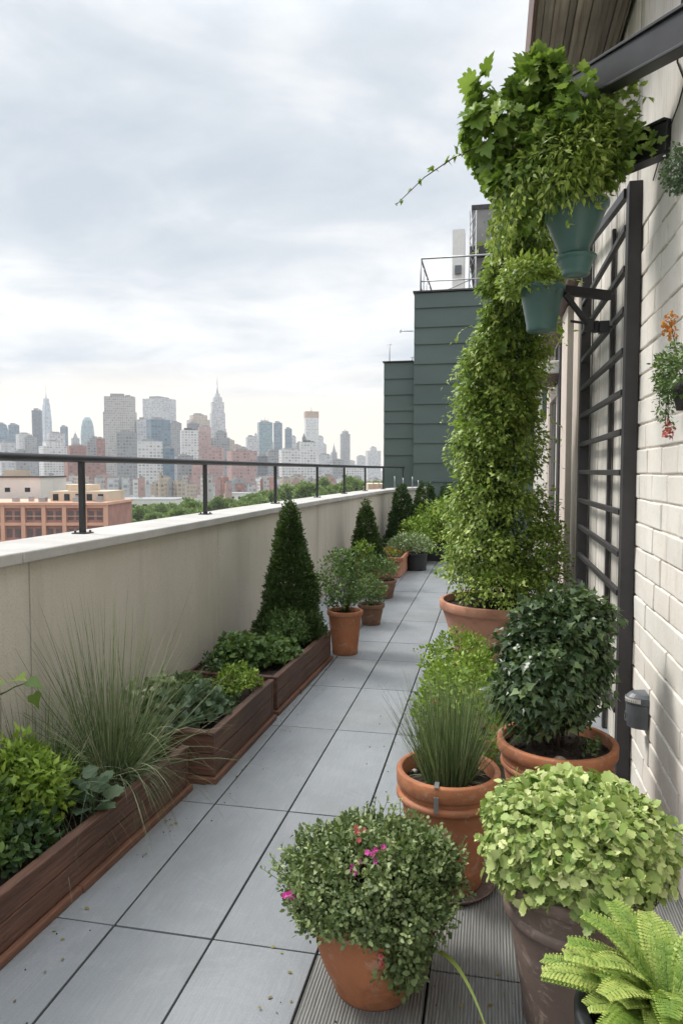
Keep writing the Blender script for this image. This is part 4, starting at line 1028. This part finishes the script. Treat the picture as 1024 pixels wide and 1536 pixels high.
# grey building and mast behind
hb = thing('distant_rooftop_house', 'grey upper storeys with an overhanging flat roof behind the green building, partly behind the vine', 'building', (1.5, 42, 0))
HB = Matrix.Translation((-1.5, -42, 0))
part(MB().box((-1.1, 42, -28), (8, 52, 13.6)), 'wall', plain('grey_wall', (.20, .19, .19), .7, 0, .2, .5), hb, HB)
part(MB().box((-1.35, 41.6, 13.65), (8.2, 52, 14.15)), 'roof_slab', M['charcoal'], hb, HB)
part(MB().box((-1.2, 41.8, 14.2), (8, 51, 16.2)), 'upper_storey', plain('grey_band', (.24, .235, .235), .7, 0, .2, .5), hb, HB)
part(MB().box((-1.25, 41.75, 16.2), (8.1, 51, 16.45)), 'roof_edge', M['charcoal'], hb, HB)
for k, z in enumerate((9.6, 11.6)):
    for x in (-.7, .4, 1.5):
        f_ = part(MB().box((x, 41.9, z), (x + .75, 41.995, z + 1.4)), 'window', M['glass'], hb, HB)
part(MB().box((.6, 41.85, 12.4), (1.9, 41.99, 13.4)), 'orange_panel', M['terra'], hb, HB)
tm = thing('telecom_mast', 'pale slab tower with a lattice mast and antennas beside the grey rooftop house', 'mast', (-1.9, 40, 0))
TM = Matrix.Translation((1.9 + .4, -40, 0))
part(MB().box((-2.6, 40, -28), (-1.95, 41, 14.6)), 'shaft', M['white'], tm, TM)
mb = MB()
for x in (-1.7, -1.35):
    for y in (40.2, 40.6): mb.tube([(x, y, 5), (x, y, 15.6)], .035, 5)
for k in range(14):
    z = 5 + k * .75; mb.tube([(-1.7, 40.2, z), (-1.35, 40.2, z + .75)], .02, 4); mb.tube([(-1.35, 40.2, z), (-1.7, 40.2, z + .75)], .02, 4)
part(mb, 'lattice', M['steel'], tm, TM)
for z in (12.2, 9.8, 8.5): part(MB().box((-2.45, 39.85, z), (-2.1, 39.98, z + .45)), 'antenna', M['lampgrey'], tm, TM)
part(MB().box((-2.9, 39.9, 9.3), (-2.62, 40.2, 9.5)), 'antenna', M['lampgrey'], tm, TM)

# ------------------------------------------------------------------ city ground
GZ = -28.0
def gplane(name, x0, x1, y0, y1, z, mat, n=1):
    mb = MB(); mb.add([(x0, y0, z), (x1, y0, z), (x1, y1, z), (x0, y1, z)], [(0, 1, 2, 3)]); return mb.build(name, mat, kind='structure')
m, nt, b = newmat('city_ground')
f = noise(nt, .012, 8, .7); nt.links.new(ramp(nt, f, [(.35, (.10, .10, .095)), (.5, (.16, .155, .14)), (.65, (.07, .10, .05))]), b.inputs['Base Color']); b.inputs['Roughness'].default_value = .9
gplane('ground', -40000, 40000, -6000, 60000, GZ, m)
# low park hill
m2, nt, b = newmat('park_ground')
nt.links.new(ramp(nt, noise(nt, .08, 6), [(.3, (.04, .07, .025)), (.7, (.08, .12, .04))]), b.inputs['Base Color']); b.inputs['Roughness'].default_value = .9
mb = MB(); nx, ny = 30, 26; vs = []
for j in range(ny + 1):
    for i in range(nx + 1):
        x = -330 + 330 * i / nx; y = 120 + 560 * j / ny
        h = 15.5 * math.exp(-((x + 62) / 55) ** 2 - ((y - 320) / 120) ** 2) + 3 * math.exp(-((x + 150) / 90) ** 2 - ((y - 350) / 140) ** 2)
        e = min(i, nx - i, j, ny - j); vs.append((x, y, GZ - .3 + min(1, e / 3) * (h + .35)))
mb.add(vs, [(j*(nx+1)+i, j*(nx+1)+i+1, (j+1)*(nx+1)+i+1, (j+1)*(nx+1)+i) for j in range(ny) for i in range(nx)], True)
mb.build('park_hill', m2, kind='structure')
def hillz(x, y):
    return GZ + 15.5 * math.exp(-((x + 62) / 55) ** 2 - ((y - 320) / 120) ** 2) + 3 * math.exp(-((x + 150) / 90) ** 2 - ((y - 350) / 140) ** 2)

# ------------------------------------------------------------------ park trees
protos = []
for k in range(5):
    t = thing('park_tree', 'x', 'tree', (0, 0, 0), 0, 'trees of the park below the terrace')
    hh = [9, 10, 11, 8.5, 10][k]; rw = [4.0, 4.6, 4.2, 4.4, 5][k]
    C, O = ellipsoid_pts(150, (rw, rw, hh * .40), (0, 0, hh * .60), .6, -.7)
    lobes = unit(rng.normal(size=(6, 3))) * [rw*.5, rw*.5, hh*.15] + [0, 0, hh*.62]
    C = C * .6 + lobes[rng.integers(0, 6, len(C))] * .4
    P, D, U = clumps(C, O, 16, 1.0, .4, jit=.9)
    ct = np.repeat(rng.random(len(C)), 16)
    leaves('crown', P, D, U, .62 * (.6 + .8 * rng.random(len(P))), 'oval', M['l_tree'], t, .6 * ct + .45 * rng.random(len(P)) - .05, 1.5)
    mb = MB(); mb.tube([(0, 0, -1), (.1, 0, hh*.3), (0, .1, hh * .6)], .28, 7, .12)
    for q in range(4):
        a = q * 1.6 + k; mb.tube([(.1, 0, hh*.3), (math.cos(a)*rw*.3, math.sin(a)*rw*.3, hh*.5), (math.cos(a)*rw*.6, math.sin(a)*rw*.6, hh*.66)], .12, 5, .04)
    mb.build('trunk', M['bark'], t)
    protos.append(t)
spots = []
for k in range(150):
    px = 150 + 430 * ((k * .618) % 1); D_ = random.choice((180, 220, 260, 300, 340, 380, 430, 500)) * random.uniform(.93, 1.08)
    if px < 300 and D_ < 230: D_ += 120
    if px > 440: D_ = random.uniform(180, 340)
    d = bearing(px) * D_; spots.append((d.x, d.y, px, D_))
pos_txt = ['left of the second railing post', 'between the second and third railing posts', 'between the third and fourth railing posts', 'right of the fourth railing post']
for i, (x, y, px, D_) in enumerate(spots):
    o = protos[i] if i < 5 else copy_tree(protos[i % 5])
    s = random.uniform(.8, 1.2) * (1.0 if px < 440 else 1.05)
    o.location = (x, y, hillz(x, y) - .2); o.scale = (s, s, s * random.uniform(.85, 1.1)); o.rotation_euler = (0, 0, random.random() * 6.28)
    q = 0 if px < 310 else 1 if px < 415 else 2 if px < 474 else 3
    o['label'] = 'leafy green park tree seen over the coping ' + pos_txt[q]
    o['group'] = 'park trees ' + pos_txt[q]

# ------------------------------------------------------------------ near houses at left
def faceted(name, mat): return mat
fr_mat = plain('salmon_frame', (.62, .36, .26), .7, 0, .1, .3)
rb_mat = plain('brick_red_panel', (.36, .19, .16), .8, 0, .2, .4)
beige = plain('beige_render', (.56, .46, .35), .8, 0, .1, .2)
wht = plain('white_render', (.66, .64, .60), .8, 0, .08, .2)
def dirn(px, D_): v = bearing(px) * D_; return v
def near_block(name, label, pxl, pxr, ztop, D_, depth, mat, rot=0):
    a = dirn(pxl, D_); c = dirn(pxr, D_); w = (c - a).length; mid = (a + c) / 2
    t = thing(name, label, 'building', (mid.x, mid.y, GZ), math.atan2((c - a).y, (c - a).x) + rot)
    MB().box((-w/2, 0, 0), (w/2, depth, ztop - GZ)).build('wall', mat, t)
    return t, w, ztop - GZ
t, w, H_ = near_block('apartment_block', 'salmon framed brick apartment block with large recessed bays, nearest at lower left', -120, 158, -4.7, 130, 16, rb_mat)
nb = 9; bw = w / nb
for k in range(nb + 1):
    x = -w/2 + bw * k; MB().box((x - .35, -.5, 0), (x + .35, -.002, H_)).build('pillar', fr_mat, t)
for z in np.arange(H_ - .25, H_ - 14, -3.2):
    MB().box((-w/2, -.4, z - .28), (w/2, -.006, z + .25)).build('floor_band', fr_mat, t)
for k in range(nb):
    for z in np.arange(H_ - 3.2, H_ - 12, -3.2):
        for q in (.28, .68):
            f_ = MB().box((-w/2 + bw * (k + q) - .5, -.06, z + .5), (-w/2 + bw * (k + q) + .5, -.003, z + 2.1)).build('window', plain('dull_glass', (.13, .10, .10), .3) if 'dull_glass' not in bpy.data.materials else bpy.data.materials['dull_glass'], t)
    MB().beam((-w/2 + bw*k + .35, -.3, H_ - 2.0), (-w/2 + bw*(k+1) - .35, -.3, H_ - 2.0), .08, .12).build('rail', fr_mat, t)
MB().box((-w/2 - .3, -.7, H_ + .003), (w/2 + .3, 16, H_ + .5)).build('roof_edge', fr_mat, t)
MB().box((w/2 - 11.5, 3.5, H_ + .5), (w/2 - .8, 14, H_ + 2.4)).build('roof_storey', beige, t)
for k in range(5): MB().box((w/2 - 11 + 2.1*k, 3.4, H_ + .7), (w/2 - 10 + 2.1*k, 3.49, H_ + 1.9)).build('window', M['glass'], t)
MB().box((w/2 - 9, 5.5, H_ + 2.4), (w/2 - 5, 12, H_ + 3.6)).build('roof_storey', beige, t)
for k in range(8):
    x = -w/2 + w*random.uniform(.3, .97); MB().box((x, 1 + k % 3, H_ + .5), (x + random.uniform(.5, 1.3), 2.2 + k % 3, H_ + random.uniform(.9, 1.7))).build('roof_unit', M['steel'], t)
t, w, H_ = near_block('white_house', 'white rendered house with small square black windows behind the salmon block', -60, 60, .1, 150, 14, wht)
for xk in range(8):
    for zk in range(3):
        x = w/2 - 2.0 - xk * 4.2 - (.7 if zk == 0 else 0); z = H_ - 2.6 - zk * 2.4
        MB().box((x - .55, -.05, z - .4), (x + .55, -.003, z + .5)).build('window', M['glass'], t)
MB().box((-w/2 - .2, -.3, H_ + .003), (w/2 + .2, 14, H_ + .3)).build('roof_edge', M['charcoal'], t)
MB().box((w/2 - 9, 3, H_ + .3), (w/2 - 5.5, 8, H_ + 1.6)).build('roof_hut', beige, t)
t, w, H_ = near_block('annex_building', 'beige stepped annex with roof terraces behind the right end of the salmon block', 70, 150, -3.4, 165, 12, beige)
for k in range(9): MB().box((-w/2 + .8 + k*1.35, -.05, H_ - 2.2), (-w/2 + 1.6 + k*1.35, -.003, H_ - .8)).build('window', M['glass'], t)
MB().box((-w/2 + 2, 2, H_), (w/2 - 5, 10, H_ + 1.7)).build('upper_storey', beige, t)
t, w, H_ = near_block('low_hall', 'long low white hall with a flat roof between the salmon block and the park trees', 150, 262, -17.5, 460, 40, wht)
for k in range(6): MB().box((-w/2 + 3 + k*8, -.1, H_ - 5), (-w/2 + 6 + k*8, -.01, H_ - 2.5)).build('window', M['glass'], t)
MB().box((-w/2, 0, H_ + .01), (w/2, 40, H_ + .6)).build('roof_edge', M['steel'], t)
t, w, H_ = near_block('low_hall', 'long low pale shed right of the park trees, before the towers', 335, 420, -19.5, 640, 40, wht)
for k in range(9): MB().box((-w/2 + 2 + k*5.5, -.1, H_ - 4.5), (-w/2 + 4 + k*5.5, -.01, H_ - 2)).build('window', M['glass'], t)
MB().box((-w/2, 0, H_ + .01), (w/2, 40, H_ + .8)).build('roof_edge', M['steel'], t)
t, w, H_ = near_block('brick_shed', 'small pale brick house with two red poles behind the railing beside the green building', 552, 576, .45, 60, 5, beige)
for x in (-.25, .2): MB().tube([(x, -.3, H_ - 3), (x, -.3, H_ + .12)], .06, 6).build('pole', rb_mat, t)

# ------------------------------------------------------------------ city towers
def facade(name, wall, glass, fu, fv, du=.35, dv=.45, rough=.6):
    """window grid from facade UVs given in metres"""
    m, nt, b = newmat(name)
    uv = N(nt, 'ShaderNodeUVMap'); uv.uv_map = 'UVMap'; sp = N(nt, 'ShaderNodeSeparateXYZ'); nt.links.new(uv.outputs[0], sp.inputs[0])
    def grid(o, per, duty):
        a = N(nt, 'ShaderNodeMath', operation='DIVIDE'); a.inputs[1].default_value = per; nt.links.new(o, a.inputs[0])
        f = N(nt, 'ShaderNodeMath', operation='FRACT'); nt.links.new(a.outputs[0], f.inputs[0])
        g = N(nt, 'ShaderNodeMath', operation='GREATER_THAN'); g.inputs[1].default_value = duty; nt.links.new(f.outputs[0], g.inputs[0]); return g.outputs[0]
    mu = N(nt, 'ShaderNodeMath', operation='MULTIPLY'); nt.links.new(grid(sp.outputs[0], fu, du), mu.inputs[0]); nt.links.new(grid(sp.outputs[1], fv, dv), mu.inputs[1])
    f = noise(nt, .02, 5, .6)
    wc = ramp(nt, f, [(.3, tuple(x * .86 for x in wall)), (.7, tuple(min(.9, x * 1.08) for x in wall))])
    vn = N(nt, 'ShaderNodeTexWhiteNoise'); vn.noise_dimensions = '2D'
    sn = N(nt, 'ShaderNodeVectorMath', operation='SNAP'); sn.inputs[1].default_value = (fu, fv, 1); nt.links.new(uv.outputs[0], sn.inputs[0]); nt.links.new(sn.outputs[0], vn.inputs['Vector'])
    gc = ramp(nt, vn.outputs['Value'], [(0, tuple(x * .6 for x in glass)), (1, tuple(min(1, x * 1.5 + .02) for x in glass))])
    c = mixc(nt, mu.outputs[0], wc, gc)
    nt.links.new(c, b.inputs['Base Color']); b.inputs['Roughness'].default_value = rough
    return m
FM = {
 'grid':  facade('facade_beige', (.44, .42, .40), (.25, .25, .26), 3.6, 4.2),
 'pale':  facade('facade_pale', (.50, .50, .51), (.36, .38, .41), 5, 4.2, .3, .4),
 'white': facade('facade_white', (.66, .65, .63), (.36, .38, .41), 4.8, 4.2, .32, .42),
 'grey':  facade('facade_grey', (.27, .28, .29), (.16, .17, .19), 4.5, 4.5),
 'dgrey': facade('facade_darkgrey', (.16, .17, .19), (.07, .08, .10), 4, 4.4),
 'pink':  facade('facade_pink', (.42, .26, .24), (.27, .19, .19), 5, 4.5, .4, .45),
 'red':   facade('facade_red', (.30, .13, .10), (.19, .12, .12), 6, 5, .4, .45),
 'blue':  facade('facade_blue', (.13, .20, .26), (.07, .13, .19), 6, 4.5, .2, .25, .25),
 'teal':  facade('facade_teal', (.18, .28, .31), (.09, .18, .22), 5, 4.5, .25, .25, .25),
 'navy':  facade('facade_navy', (.07, .10, .15), (.04, .07, .11), 6, 5, .2, .25, .25),
 'glass': facade('facade_skyglass', (.36, .41, .45), (.24, .31, .37), 7, 5, .2, .2, .2),
 'tan':   facade('facade_tan', (.46, .38, .30), (.24, .21, .19), 4, 4.2),
}
def towermesh(t, secs, d_ratio, mat, name='facade', shape='box'):
    """secs: list of (z0, z1, w0, w1, d0, d1) in metres, stacked"""
    me = bpy.data.meshes.new(name); V = []; Fc = []; UV = []
    for z0, z1, w0, w1, d0, d1 in secs:
        n = 4 if shape == 'box' else 20
        def ring(w, d, z):
            if shape == 'box': return [(-w/2, -d/2, z), (w/2, -d/2, z), (w/2, d/2, z), (-w/2, d/2, z)]
            return [(w/2*math.cos(2*math.pi*k/n), d/2*math.sin(2*math.pi*k/n), z) for k in range(n)]
        b0 = len(V); V += ring(w0, d0, z0) + ring(w1, d1, z1)
        u = 0
        for k in range(n):
            p = V[b0+k]; q = V[b0+(k+1) % n]; L_ = math.hypot(p[0]-q[0], p[1]-q[1])
            Fc.append((b0+k, b0+(k+1) % n, b0+n+(k+1) % n, b0+n+k)); UV += [(u, z0), (u+L_, z0), (u+L_, z1), (u, z1)]; u += L_
        Fc.append(tuple(range(b0+n, b0+2*n))); UV += [(0, 0)] * n
    me.from_pydata(V, [], Fc); uvl = me.uv_layers.new(name='UVMap')
    for i, c in enumerate(UV): uvl.data[i].uv = c
    me.materials.append(mat); o = put(bpy.data.objects.new(name, me), t); CH.setdefault(t.name, []).append(o); return o
roofm = plain('roof_plant', (.25, .25, .25), .8, 0, .2, .1)
def tower(pxl, pxr, pyt, D_, st, label, rot=0., prof=None, dr=.8, shape='box', spire=0, extra=None, roof=True, cat='tower', name='tower', group=None, capm=None):
    c = bearing((pxl + pxr) / 2) * D_; wv = (pxr - pxl) / F * D_
    ang = math.atan2(c.y, c.x) - math.pi/2 + rot
    wbox = wv / (abs(math.cos(rot)) + dr * abs(math.sin(rot))); db = wbox * dr
    c2 = c * (1 + db * .5 / D_)
    H_ = CAMH + rise(pyt) * D_ - GZ
    t = thing(name, label, cat, (c2.x, c2.y, GZ), ang, group)
    prof = prof or [(0, 1, 1, 1)]
    secs = [(a * H_, b2 * H_, wbox * w0, wbox * w1, db * w0, db * w1) for a, b2, w0, w1 in prof]
    towermesh(t, secs, dr, FM[st], shape=shape)
    if roof:
        wt = secs[-1][3]; dt = secs[-1][5]; k = H_ * .022 + 1.5
        mb = MB().box((-wt*.3, -dt*.3, H_ + .02), (wt*.15, dt*.2, H_ + k)).box((wt*.2, -dt*.1, H_ + .02), (wt*.36, dt*.2, H_ + k * .6))
        mb.build('roof_plant', capm or roofm, t)
    if spire:
        mb = MB(); mb.tube([(0, 0, H_ - 1), (0, 0, H_ + spire * .5)], wbox * .07, 6, wbox * .03); mb.tube([(0, 0, H_ + spire * .5), (0, 0, H_ + spire)], wbox * .03, 5, .2); mb.build('spire', M['steel'], t)
    return t, H_, wbox, db
def mpx(p, D_): return p / F * D_
# back row
tower(64.5, 79, 597, 2600, 'glass', 'slim pale glass skyscraper with a tall needle spire, far left of the skyline', .4, [(0, .15, 1.3, 1.25), (.15, .72, 1.15, 1.0), (.72, .93, 1.0, .72), (.93, 1, .62, .55)], 1, spire=mpx(23, 2600), roof=False)
tower(50, 65, 615, 1900, 'navy', 'dark blue flat topped glass tower left of the needle spired skyscraper', .0, None, 1, 'round')
tower(-6, 15, 636, 1700, 'blue', 'dark curved glass tower at the very left edge of the skyline', .2, [(0, .8, 1, 1), (.8, 1, 1, .6)])
tower(14, 30, 637, 1800, 'blue', 'blue topped slab tower beside the dark curved glass tower', .1)
tower(26, 50, 651, 1600, 'pale', 'pale grey tower left of the dark blue flat topped tower', .3)
tower(36, 56, 655, 1450, 'grey', 'mid grey block in front of the dark blue flat topped tower', .2)
tower(92, 103, 640, 1900, 'blue', 'narrow blue grey tower just right of the white slab', 0)
tower(60, 100, 662, 1250, 'white', 'wide white slab below the needle spired skyscraper', .25, [(0, .9, 1, 1), (.9, 1, .72, .72)])
tower(72, 98, 650, 1400, 'pale', 'stepped pale grey tower behind the wide white slab', .2)
tower(122.5, 142.5, 625, 2400, 'teal', 'blue green glass tower with a rounded top', 0, [(0, .72, 1, 1), (.72, .86, 1, .88), (.86, .95, .88, .66), (.95, 1, .66, .36)], 1, 'round', roof=False)
tower(108, 120, 650, 2200, 'grey', 'small grey pointed tower left of the rounded glass tower', .2, [(0, .9, 1, 1), (.9, 1, .6, .2)], spire=mpx(6, 2200), roof=False)
tower(102, 130, 668, 1150, 'red', 'bright red brick block left of the beige giant', .2)
tower(128, 158, 657, 1200, 'grey', 'grey block behind the red brick buildings left of the beige giant', .2, [(0, .93, 1, 1), (.93, 1, .7, .7)])
tower(97, 158, 690, 1000, 'red', 'wide low dark red brick block below the rounded glass tower', .15)
tower(146, 158, 658, 1120, 'red', 'narrow red brick tower touching the beige giant', .0)
tower(158, 205, 594, 1300, 'grid', 'giant beige slab tower with a fine window grid, widest of the skyline', -.22, [(0, .83, 1.04, 1.04), (.83, 1, .96, .96)], .35)
tower(176, 206, 648, 1000, 'grey', 'darker grey block in front of the giant beige slab', -.5, None, .6)
tower(216, 265, 597, 1700, 'pale', 'tall pale grey two faced tower right of the giant beige slab', -.62, None, .85)
tower(207, 224, 629, 1300, 'pale', 'narrow pale strip tower beside the dark blue glass box', .0)
tower(221, 256, 629, 1250, 'blue', 'dark blue green glass box in front of the pale two faced tower', .45, None, .5)
tower(207, 244, 662, 950, 'white', 'white apartment tower with a strong window grid, in front of the dark glass box', .0, None, .5)
tower(254, 273, 634, 1500, 'grey', 'grey tower between the dark glass box and the white residential tower', .1)
tower(271, 298, 645, 1150, 'white', 'white residential tower with a dark cap left of the pink block', .1, None, .6, capm=M['charcoal'])
tower(281, 300, 635, 1700, 'dgrey', 'dark topped tower behind the white residential tower', .2)
tower(281, 316, 622, 1900, 'tan', 'pale pinkish wide tower left of the stepped spire tower', .3, [(0, .93, 1, 1), (.93, 1, .75, .75)])
tower(287, 313, 650, 1250, 'pink', 'rose brick tower in front of the pale pinkish wide tower', .1)
tower(298, 317, 640, 1600, 'pink', 'light rose tower just left of the stepped spire tower', .1)
tower(312, 336, 671, 1050, 'pink', 'lower rose brick block below the stepped spire tower', -.2)
tower(315.5, 338.5, 589, 1800, 'pale', 'tallest art deco tower with stepped shoulders and a spire', .15, [(0, .6, 1.1, 1.1), (.6, .78, 1, 1), (.78, .9, .86, .86), (.9, .955, .66, .6), (.955, 1, .42, .3)], .9, spire=mpx(25, 1800), roof=False)
tower(317, 345, 648, 1250, 'grey', 'grey stepped block at the foot of the art deco tower', .2, [(0, .9, 1, 1), (.9, 1, .7, .7)])
tower(333, 352, 660, 1500, 'tan', 'tan block right of the art deco tower', .1, spire=mpx(8, 1500))
tower(350, 362, 668, 1700, 'pink', 'salmon narrow tower between the tan block and the pale slender tower', 0)
tower(358, 372, 672, 1300, 'tan', 'low tan tower left of the pale slender tower', .2)
tower(369, 384, 655, 1600, 'pale', 'pale slender tower left of the blue green twin antennas tower', .2)
t, H_, wb, db = tower(386, 409, 633, 1900, 'teal', 'blue green glass tower with thin antennas on top', .2, None, .7)
for x in (-.25, 0, .22): MB().tube([(x * wb, 0, H_), (x * wb, 0, H_ + mpx(9 - abs(x) * 12, 1900))], 1.0, 5, .4).build('antenna', M['steel'], t)
tower(379, 389, 652, 1750, 'pale', 'thin stepped white tower on the left flank of the antenna tower', .0, [(0, .92, 1, 1), (.92, 1, .6, .4)])
tower(410, 423.5, 634, 2000, 'blue', 'slim blue tower right of the antenna tower', .1)
tower(427, 438, 643, 2000, 'blue', 'shorter slim dark blue tower, second to the right of the antenna tower', .1)
tower(437, 444, 655, 2100, 'pale', 'very thin pale tower beside the shorter slim dark blue tower', .1)
tower(444, 455, 664, 1900, 'grey', 'grey low tower left of the gold crowned tower', .1)
t, H_, wb, db = tower(456, 478, 617, 2100, 'white', 'cream tower with a golden brown crown and small mast', .15, None, .9, spire=mpx(8, 2100), roof=False)
MB().box((-wb*.51, -db*.51, H_ - mpx(9, 2100)), (wb*.51, db*.51, H_ + .5)).build('crown', plain('gold_crown', (.38, .24, .15), .6, 0, .2, .05), t)
tower(453, 459, 650, 1500, 'dgrey', 'tiny dark turret in front of the golden crowned tower', 0, [(0, .93, 1, 1), (.93, 1, .7, .2)], roof=False)
tower(449, 475, 663, 1150, 'white', 'white banded tower with a dark flat top below the golden crowned tower', .1, None, .6, capm=M['charcoal'])
tower(476, 485, 655, 2400, 'pale', 'faint pale tower right of the golden crowned tower', .1)
tower(494.5, 507, 668, 2300, 'grey', 'small stepped tower with a pointed top in the haze at the right', .2, [(0, .55, 1, 1), (.55, .8, .78, .74), (.8, 1, .5, .1)], 1, spire=mpx(5, 2300), roof=False)
tower(510, 525, 646, 2200, 'grey', 'rounded grey tower standing alone near the green building', 0, [(0, .94, 1, 1), (.94, 1, .7, .6)], 1, 'round', spire=mpx(4, 2200), roof=False)
tower(548, 571, 671, 2300, 'pale', 'pale distant block just left of the green building', .2, [(0, .9, 1, 1), (.9, 1, .45, .45)])
tower(534, 548, 684, 2400, 'pale', 'low faint block between the rounded grey tower and the pale distant block', .2)
tower(340, 386, 676, 1000, 'pink', 'wide rose block in front of the pale slender tower', .25)
tower(384, 402, 684, 950, 'dgrey', 'dark grey blue block in the front row under the antenna tower', .2)
tower(398, 420, 676, 1200, 'grey', 'mid grey front block right of the dark grey blue block', .3)
tower(418, 450, 674, 1100, 'white', 'wide white front block under the slim blue towers', .2)
tower(474, 498, 682, 1300, 'pale', 'low pale block right of the white banded tower', .2)
tower(496, 516, 690, 1250, 'grey', 'low grey block below the small stepped tower', .2)
tower(244, 262, 672, 950, 'blue', 'low blue glass tower in front of the dark blue glass box, right side', .3)
tower(262, 290, 684, 900, 'grey', 'low grey front row block below the white residential tower', .2)
tower(288, 314, 692, 880, 'pink', 'low rose front row block below the rose brick tower', -.2)
tower(0, 24, 664, 1200, 'pale', 'pale block at the left edge below the dark curved tower', .2)
tower(22, 44, 676, 1050, 'grey', 'low grey block at left behind the railing', .2)
tower(516, 548, 699, 1300, 'white', 'low wide white block below the rounded grey tower', .1)
# hazy filler behind and low-rise in front
styles = ['pale', 'grey', 'tan', 'grid', 'pink', 'white', 'glass', 'dgrey']
for k in range(46):
    px = -20 + 13.2 * k + random.uniform(-4, 4); w_ = random.uniform(8, 18)
    tower(px, px + w_, random.uniform(664, 692) if px < 480 else random.uniform(686, 700), random.uniform(2300, 3000), random.choice(styles[:4] + ['glass']),
          'hazy distant high rise in the packed back row of the skyline', random.uniform(-.5, .5), None, .8, cat='tower', name='distant_high_rise', group='hazy back row high rises')
for k in range(90):
    px = -30 + 7.0 * k + random.uniform(-4, 4); w_ = random.uniform(8, 22); D_ = random.uniform(620, 930)
    if px > 560: continue
    tower(px, px + w_, random.uniform(712, 728), D_, random.choice(['white', 'tan', 'pale', 'grey', 'pink', 'grid', 'red']),
          'low city block between the towers and the park trees', random.uniform(-.6, .6), None, random.uniform(.6, 1.4), cat='building', name='low_city_block', group='low city blocks before the towers')

# ------------------------------------------------------------------ haze
mb = MB().box((-2600, -300, GZ - 1), (1500, 3300, 330)); hz = mb.build('haze', None)
hm = bpy.data.materials.new('haze_air'); hm.use_nodes = True; nt = hm.node_tree; nt.nodes.remove(nt.nodes['Principled BSDF'])
pv = nt.nodes.new('ShaderNodeVolumePrincipled'); pv.inputs['Color'].default_value = (.93, .95, 1, 1); pv.inputs['Density'].default_value = .00013; pv.inputs['Anisotropy'].default_value = .2
nt.links.new(pv.outputs[0], nt.nodes['Material Output'].inputs['Volume']); hz.data.materials.append(hm); hz['kind'] = 'stuff'

# ------------------------------------------------------------------ sky and light
W = bpy.data.worlds.new('World'); S.world = W; W.use_nodes = True; nt = W.node_tree
bg = nt.nodes['Background']; bg.inputs[1].default_value = .1
SUN_EL, SUN_AZ = R(52), R(-75)      # azimuth from +Y, clockwise
sky = nt.nodes.new('ShaderNodeTexSky'); sky.sky_type = 'NISHITA'; sky.sun_disc = False; sky.sun_elevation = SUN_EL; sky.sun_rotation = SUN_AZ
tc = nt.nodes.new('ShaderNodeTexCoord'); sp = nt.nodes.new('ShaderNodeSeparateXYZ'); nt.links.new(tc.outputs['Generated'], sp.inputs[0])
def mth(op, a, b2=None):
    n = nt.nodes.new('ShaderNodeMath'); n.operation = op
    for i, v in enumerate((a, b2)):
        if v is None: continue
        if hasattr(v, 'links'): nt.links.new(v, n.inputs[i])
        else: n.inputs[i].default_value = v
    return n.outputs[0]
zc = mth('MAXIMUM', sp.outputs[2], 0.0); den = mth('ADD', zc, .16)
cx = mth('DIVIDE', sp.outputs[0], den); cy = mth('DIVIDE', sp.outputs[1], den)
cb = nt.nodes.new('ShaderNodeCombineXYZ'); nt.links.new(cx, cb.inputs[0]); nt.links.new(cy, cb.inputs[1])
def cn(scale, det, rough, off, st=(1, 1, 1), dist=.3):
    mp = nt.nodes.new('ShaderNodeMapping'); mp.inputs['Location'].default_value = off; mp.inputs['Scale'].default_value = st; nt.links.new(cb.outputs[0], mp.inputs[0])
    n = nt.nodes.new('ShaderNodeTexNoise'); n.inputs['Scale'].default_value = scale; n.inputs['Detail'].default_value = det; n.inputs['Roughness'].default_value = rough; n.inputs['Distortion'].default_value = dist
    nt.links.new(mp.outputs[0], n.inputs['Vector']); return n.outputs['Fac']
a1 = cn(1.05, 8, .56, (3.1, 1.7, 0), (.95, 1.05, 1)); a2 = cn(2.2, 6, .55, (7.3, 2.2, 0), (1.0, 1.1, 1), .9)
den_ = mth('ADD', mth('MULTIPLY', a1, .72), mth('MULTIPLY', a2, .28))
cloud = ramp(nt, den_, [(.35, (4.5, 5.05, 5.6)), (.44, (5.4, 5.8, 6.25)), (.50, (6.5, 6.75, 7.0)), (.57, (7.8, 7.85, 7.95))])
# brighter, creamier band of thinner cloud low over the horizon
nb_ = cn(1.3, 5, .5, (1.2, 9.4, 0), (.35, 1.3, 1))
el = mth('ADD', sp.outputs[2], mth('MULTIPLY', mth('SUBTRACT', nb_, .5), .10))
band = ramp(nt, el, [(.0, (.55,)*3), (.03, (.95,)*3), (.085, (.95,)*3), (.14, (0,)*3)])
cloud2 = mixc(nt, band, cloud, (8.3, 7.5, 6.5))
zen = ramp(nt, sp.outputs[2], [(.0, (.74,)*3), (.50, (.76,)*3), (.66, (1.2,)*3), (.9, (2.2,)*3)])
zb = nt.nodes.new('ShaderNodeVectorMath'); zb.operation = 'MULTIPLY'; nt.links.new(cloud2, zb.inputs[0]); nt.links.new(zen, zb.inputs[1])
fin = mixc(nt, .96, sky.outputs[0], zb.outputs[0])
nt.links.new(fin, bg.inputs[0])
sd = bpy.data.lights.new('sun', 'SUN'); sd.energy = 2.0; sd.angle = R(14); sd.color = (1, .95, .88)
so_ = bpy.data.objects.new('sun', sd); COL.objects.link(so_)
d = Vector((math.sin(SUN_AZ) * math.cos(SUN_EL), math.cos(SUN_AZ) * math.cos(SUN_EL), math.sin(SUN_EL)))
so_.rotation_euler = d.to_track_quat('Z', 'Y').to_euler()
S.cycles.max_bounces = 8; S.cycles.volume_bounces = 1; S.cycles.transparent_max_bounces = 8
S.cycles.use_denoising = True
